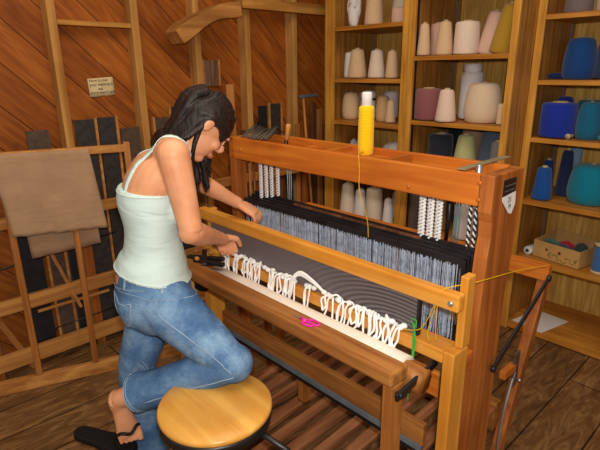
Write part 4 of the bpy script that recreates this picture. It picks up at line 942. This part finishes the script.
# --- camisole
topm = MB(); FTL = (FDI*.95-UP*.24).normalized(); FTT = (FDI*.995-UP*.08).normalized()
topm.rings(erings([(wai-UP*.050-FDI*.012, .160, .132, LD, FTL), (wai-UP*.01-FDI*.008, .148, .117, LD, FTL), (wai+UP*.045-FDI*.004, .128, .098, LD, FDI), (wai+UP*.11, .128, .092, LD, (FDI*.97-UP*.1)), (che+UP*.0, .142, .108, LD, FTT), (che+UP*.050+FDI*.006, .143, .106, LD, FTT)], n=48))
topm.ell(che+FT*.058-LD*.062+UP*.01, LD*.062, FT*.056, UP*.058); topm.ell(che+FT*.058+LD*.062+UP*.01, LD*.062, FT*.056, UP*.058)
camisole = topm.build('camisole', TOPM, wm, remesh=.0045, smooth_it=3)
# shoulder straps follow the body surface
def bvh(o):
    return BVHTree.FromPolygons([o.matrix_world @ v.co for v in o.data.vertices], [tuple(p.vertices) for p in o.data.polygons])
bpy.context.view_layer.update()
BB = bvh(body)
def snap(p, off):
    l, n, i, d = BB.find_nearest(V(p)); return l + n*off
def strap(ctrl, w_=.011):
    pts = cat(ctrl, 6); m_ = MB(); rg = []
    sp_ = []
    for p in pts:
        l, n, i, d = BB.find_nearest(p); sp_.append((l, n))
    for k in range(len(sp_)):
        d = (sp_[min(k+1, len(sp_)-1)][0]-sp_[max(k-1, 0)][0]).normalized(); n = sp_[k][1]; s = d.cross(n).normalized()
        c = sp_[k][0] + n*.0018
        rg.append([c+s*w_-n*.001, c+s*w_+n*.0012, c+n*.0022, c-s*w_+n*.0012, c-s*w_-n*.001])
    m_.rings(rg); return m_
for s in (-1, 1):
    st_ = strap([che-FDI*.13+LD*s*.088+UP*.03, uch-FDI*.13+LD*s*.086-UP*.02, uch-FDI*.07+LD*s*.088+UP*.07, uch+FDI*.01+LD*s*.094+UP*.11, uch+FDI*.08+LD*s*.100+UP*.05, uch+FDI*.13+LD*s*.085-UP*.03, che+FDI*.15+LD*s*.07+UP*.03], .011)
    st_.build('strap', TOPM, camisole)

for z_, f_, nm in ((che+UP*.046, FTT, 'neckline_band'), (wai-UP*.040-FDI*.010, FTL, 'hem_band')):
    bpy.context.view_layer.update(); CB = bvh(camisole); pts = []
    for k in range(49):
        t = 2*PI*k/48; l, n, i, d = CB.find_nearest(z_ + LD*math.cos(t)*.17 + f_*math.sin(t)*.15); pts.append(l+n*.0005)
    MB().tube(pts, .0022, 6).build(nm, TOPM, camisole)
# --- jeans
jm = MB()
WB = wai - UP*.015; 
jm.rings(erings([(WB+UP*.004-FDI*.011, .134, .105, LD, FTL), (WB-UP*.030-FDI*.012, .150, .121, LD, FTL), (pel-UP*.0-FDI*.012, .165, .130, LD, FDI), (pel-UP*.06-FDI*.012, .160, .122, LD, FDI), (pel-UP*.12, .12, .085, LD, FDI)], n=40))
for s in (-1, 1): jm.ell(pel-FDI*.055+LD*s*.062-UP*.02, LD*.082, FDI*.078, UP*.090)
# right leg: thigh, knee, shin with flared hem
jm.tube(cat([RHIP+UP*.01-FDI*.01, RHIP.lerp(RKN, .4)-UP*.005, RHIP.lerp(RKN, .75), RKN], 5), [.098, .097, .096, .094, .091, .088, .085, .082, .080, .077, .075, .072, .070, .068, .066, .065], 26)
jm.ell(RKN+V((.006, .01, -.004)), V((.066, 0, 0)), V((0, .068, 0)), UP*.066)
HEMR = RKN.lerp(RAN, .83)+UP*.004
jm.tube(cat([RKN, RKN.lerp(RAN, .25)-UP*.0, RKN.lerp(RAN, .55)-UP*.005, HEMR], 5), [.064, .066, .068, .069, .069, .068, .067, .065, .065, .065, .065, .065, .066, .067, .068, .069], 26)
# left leg
jm.tube(cat([LHIP+UP*.01, LHIP.lerp(LKN, .5), LKN, LKN.lerp(LAN, .5), LAN+UP*.01], 5), [.095, .094, .092, .089, .086, .083, .080, .077, .073, .070, .067, .066, .066, .067, .069, .071, .075, .079, .083, .087, .09], 26)
jeans = jm.build('jeans', DENIM, wm, remesh=.005, smooth_it=3)
bpy.context.view_layer.update(); JB = bvh(jeans)
def surf(dirpts, r, off=.0006, rays=None):
    out = []
    for p in cat(dirpts, 7):
        l, n, i, d = JB.find_nearest(p); out.append(l+n*off)
    return MB().tube(out, r, 5)
OUTR = -LD
surf([WB-LD*.15-UP*.03, pel-LD*.18, RHIP.lerp(RKN, .3)-LD*.12-FDI*.02, RHIP.lerp(RKN, .7)-LD*.12, RKN-LD*.10+V((.0,-.02,.0))], .0020).build('side_seam', SEAM, jeans)
surf([RKN-LD*.10-UP*.02, RKN.lerp(RAN, .4)-LD*.12, RKN.lerp(RAN, .80)-LD*.12], .0020).build('side_seam', SEAM, jeans)
def around(c, ax, rad, r, name, n=26):
    ax = V(ax).normalized(); a = V((0,0,1)) if abs(ax.z) < .9 else V((1,0,0)); u = (a-ax*a.dot(ax)).normalized(); v = ax.cross(u); pts = []
    for k in range(n+1):
        t = 2*PI*k/n; q = c + (u*math.cos(t)+v*math.sin(t))*rad; l, nn, i, d = JB.find_nearest(q); pts.append(l+nn*.0006)
    MB().tube(pts, r, 5).build(name, SEAM, jeans)
around(RKN.lerp(RAN, .79), sh, .10, .0016, 'hem_stitching')
around(RKN.lerp(RAN, .825), sh, .10, .0018, 'hem_stitching')
around(pel+UP*.060, UP, .22, .0014, 'waistband_stitching')
# back pocket and yoke on the right side
Q = lambda f, l, z: pel - FDI*f - LD*l + UP*z
surf([Q(.20, .03, .03), Q(.20, .10, .025), Q(.11, .17, .02)], .0018).build('pocket_stitching', SEAM, jeans)
surf([Q(.11, .17, .02), Q(.12, .17, -.06), Q(.14, .15, -.12)], .0018).build('pocket_stitching', SEAM, jeans)
surf([Q(.20, .02, .03), Q(.22, .04, -.06), Q(.20, .08, -.12), Q(.14, .15, -.12)], .0018).build('pocket_stitching', SEAM, jeans)
surf([Q(.20, .0, .055), Q(.18, .10, .065), Q(.05, .20, .075)], .0014).build('yoke_stitching', SEAM, jeans)
# waistband, loops, patch
wbm = MB(); rg = []
for k in range(40):
    t = 2*PI*k/40; d = LD*math.cos(t)+FDI*math.sin(t)
    pts = []
    for z in (.0, .032):
        l, n, i, dd = JB.find_nearest(WB-UP*(.055)+UP*z+d*.2); pts.append(l+n*.002)
    rg.append(pts)
wbm.add([p for r in rg for p in r], [(2*k, 2*((k+1) % 40), 2*((k+1) % 40)+1, 2*k+1) for k in range(40)], True)
def patch(c, w_, h_, mat, name, th=.003):
    l, n, i, d = JB.find_nearest(c); s = UP.cross(n).normalized(); u = n.cross(s).normalized(); g = []
    for a in range(5):
        row = []
        for b in range(5):
            q = l + s*(a/4-.5)*w_ + u*(b/4-.5)*h_ + n*.02; l2, n2, i2, d2 = JB.find_nearest(q); row.append(l2+n2*th/2)
        g.append(row)
    MB().sheet(g, th).build(name, mat, jeans)
patch(pel - FDI*.17 - LD*.06 + UP*.085, .040, .030, LEATHER, 'leather_patch')
for f, l in ((.13, .13), (-.02, .18)): patch(pel - FDI*f - LD*l + UP*.085, .010, .045, SEAM, 'belt_loop', .003)

# --- hair
hm = MB(); LOCKA = V((-1.371, .832, 1.388)); LOCKB = V((-1.384, .822, 1.335))
EH = V((.078, .092, .086)); HO = HC + HU*.026 - HF*.014
def hp(u, k=1.0):
    u = V(u).normalized(); return HO + (HL*u.x*EH.x + HF*u.y*EH.y + HU*u.z*EH.z)*k
hm.ell(HO - HF*.006, HL*.073, HF*.084, HU*.082, 28, 20)
rnd = random.Random(11)
NAPE = c7 + UP*.028 - FDI*.035
for s in (1, -1):
    for k in range(26):
        t = k/25; ph = -.35 + 2.2*t                                   # along the parting from the brow to the crown and back
        st_ = V((s*.06, math.cos(ph), math.sin(ph) + .05)).normalized() if t < .8 else V((s*.10, math.cos(ph), math.sin(ph))).normalized()
        en = V((s*(.98-.55*t), -.18-.55*t, -.16-.42*t)).normalized()
        mid = (st_*.5 + en*.5 + V((s*.75, .20-.35*t, .12))).normalized()
        path = [hp(st_, .99), hp((st_+mid*1.1), 1.0), hp(mid, 1.0), hp(mid+en*1.1, 1.0), hp(en, 1.0)]
        g = NAPE + LD*(s*.022+.01) + UP*rnd.uniform(-.015, .02) - FDI*rnd.uniform(-.012, .012)
        path += [hp(en, .99).lerp(g, .55), g]
        r0 = rnd.uniform(.010, .0135)
        P_ = cat(path, 4); hm.tube(P_, [r0*(.8 if i < 4 else 1.0) for i in range(len(P_))], 8)
# mass sweeping back over the nape to the far shoulder
for k in range(16):
    a = rnd.uniform(-1, 1); b = rnd.uniform(-1, 1)
    o_ = LD*a*.035 + UP*b*.022
    P_ = cat([hp((a*.5, -.8, .45+b*.2), .95), hp((a*.4, -1, -.25), .98)+o_*.4, NAPE+o_, NAPE-FDI*.035-UP*.014+o_*.9+LD*.02, NAPE-FDI*.060-UP*.045+o_*.6+LD*.075], 4)
    hm.tube(P_, [.019-.011*(i/(len(P_)-1)) for i in range(len(P_))], 8)
def lock(p, q, r0, r1, bend=0, mb=hm):
    p, q = V(p), V(q); mid = p.lerp(q, .5) + FDI*bend
    pts = cat([p, p.lerp(mid, .5)+FDI*bend*.4, mid, mid.lerp(q, .5)-FDI*bend*.6, q], 4); mb.tube(pts, [r0+(r1-r0)*(i/(len(pts)-1)) for i in range(len(pts))], 8)
for k in range(14):
    t = k/13; e_ = hp((-.96+.25*t, -.25-.35*t, -.10-.25*t), 1.0)
    g = NAPE - LD*(.050-.03*t) - FDI*(-.012+.035*t) - UP*(.02+.012*(k % 2))
    P_ = cat([hp((-.95+.2*t, -.1-.4*t, .25), 1.0), e_, e_.lerp(g, .5)-LD*.006, g, g-FDI*.035-UP*.012+LD*.05], 4); hm.tube(P_, [.0125]*(len(P_)-5)+[.011, .010, .009, .008, .006], 8)
for k in range(6):
    j = rnd.uniform
    P_ = cat([hp((-.97, -.30, .05)), hp((-.99, -.36, -.20), 1.04), LOCKA+V((j(-.006, .006), j(-.006, .006), 0)), LOCKB+V((j(-.008, .008), j(-.008, .008), j(-.02, .012)))], 5); hm.tube(P_, [.0095-.0055*(i/(len(P_)-1)) for i in range(len(P_))], 8)
for k in range(2):
    a = hp((-.98, -.14-.05*k, -.12), 1.03); lock(a, HC - HF*(.030+.008*k) - HU*(.092+.010*(k % 3)) - HL*(.072-.004*k), .010, .005, .004)
for k in range(46):
    a = rnd.uniform(-1.3, 1); top = HC + HL*(.048+.03*rnd.random()) + HF*(.010+a*.050) - HU*.02
    lock(top, V((top.x+rnd.uniform(-.03, .03), top.y+rnd.uniform(-.035, .035), 1.195+rnd.uniform(-.01, .07))), .016, .005, rnd.uniform(-.018, .018))
for k in range(8):
    top = HC - HF*.05 - HU*.05 + LD*rnd.uniform(-.02, .06)
    lock(top, top - UP*rnd.uniform(.10, .17) + FDI*rnd.uniform(.0, .03), .015, .004)
hair = hm.build('hair', HAIR, wm, remesh=.003, smooth_it=3)
# face details
for s in (1, -1):
    MB().tube(cat([HC+HL*s*.014+HF*.0935+HU*.004, HC+HL*s*.030+HF*.092+HU*.000, HC+HL*s*.046+HF*.078+HU*.003], 4), .0022, 6).build('eyelash', EYED, wm)
    MB().tube(cat([HC+HL*s*.012+HF*.0945+HU*.026, HC+HL*s*.032+HF*.091+HU*.031, HC+HL*s*.050+HF*.074+HU*.026], 4), .0028, 6).build('eyebrow', HAIR, wm)
MB().ell(HC+HF*.0955-HU*.049, HL*.020, HF*.004, HU*.004, 12, 8).build('upper_lip', LIPS, wm)
MB().ell(HC+HF*.0945-HU*.057, HL*.018, HF*.004, HU*.0045, 12, 8).build('lower_lip', LIPS, wm)
# --- flip-flop hanging from the right foot and the left one on the floor
def sandal(toe, d, side, up, name='sandal'):
    d, side, up = V(d).normalized(), V(side).normalized(), V(up).normalized(); m_ = MB(); rg = []
    prof = [(-.005, .018), (.02, .040), (.06, .046), (.11, .040), (.16, .034), (.21, .034), (.245, .028), (.26, .012)]
    vs_t = [toe - d*q + side*a for q, a in prof] + [toe - d*q - side*a for q, a in prof[::-1]]
    n = len(vs_t); m_.add([p for p in vs_t] + [p - up*.026 for p in vs_t], [tuple(range(n)), tuple(range(n, 2*n))[::-1]] + [(k, (k+1) % n, (k+1) % n+n, k+n) for k in range(n)])
    o = m_.build(name, RUBBER, wm, .004); return o
sdir = V((.215, .125, -.02)).normalized()
so = sandal(TOE + ln*.012 - fn*.004 + V((.012, 0, 0)), sdir, V((-sdir.y, sdir.x, 0)), UP)
MB().tube(cat([HEEL+ln*.150+sdf*.046+fn*.0, HEEL+ln*.135+sdf*.030+fn*.040, HEEL+ln*.150+fn*.047, HEEL+ln*.135-sdf*.030+fn*.040, HEEL+ln*.150-sdf*.046+fn*.0], 6), .0065, 8).build('sandal_strap', RUBBER, so)
MB().tube(cat([HEEL+ln*.150+sdf*.046, HEEL+ln*.17+sdf*.045-fn*.01, TOE+ln*.01-fn*.01+sdf*.04], 5), .0055, 8).build('sandal_strap', RUBBER, so)
MB().tube(cat([HEEL+ln*.150-sdf*.046, HEEL+ln*.17-sdf*.045-fn*.01, TOE+ln*.01-fn*.01-sdf*.04], 5), .0055, 8).build('sandal_strap', RUBBER, so)
sandal(LAN+lf*.195-V((0,0,.058)), lf, ls, UP)
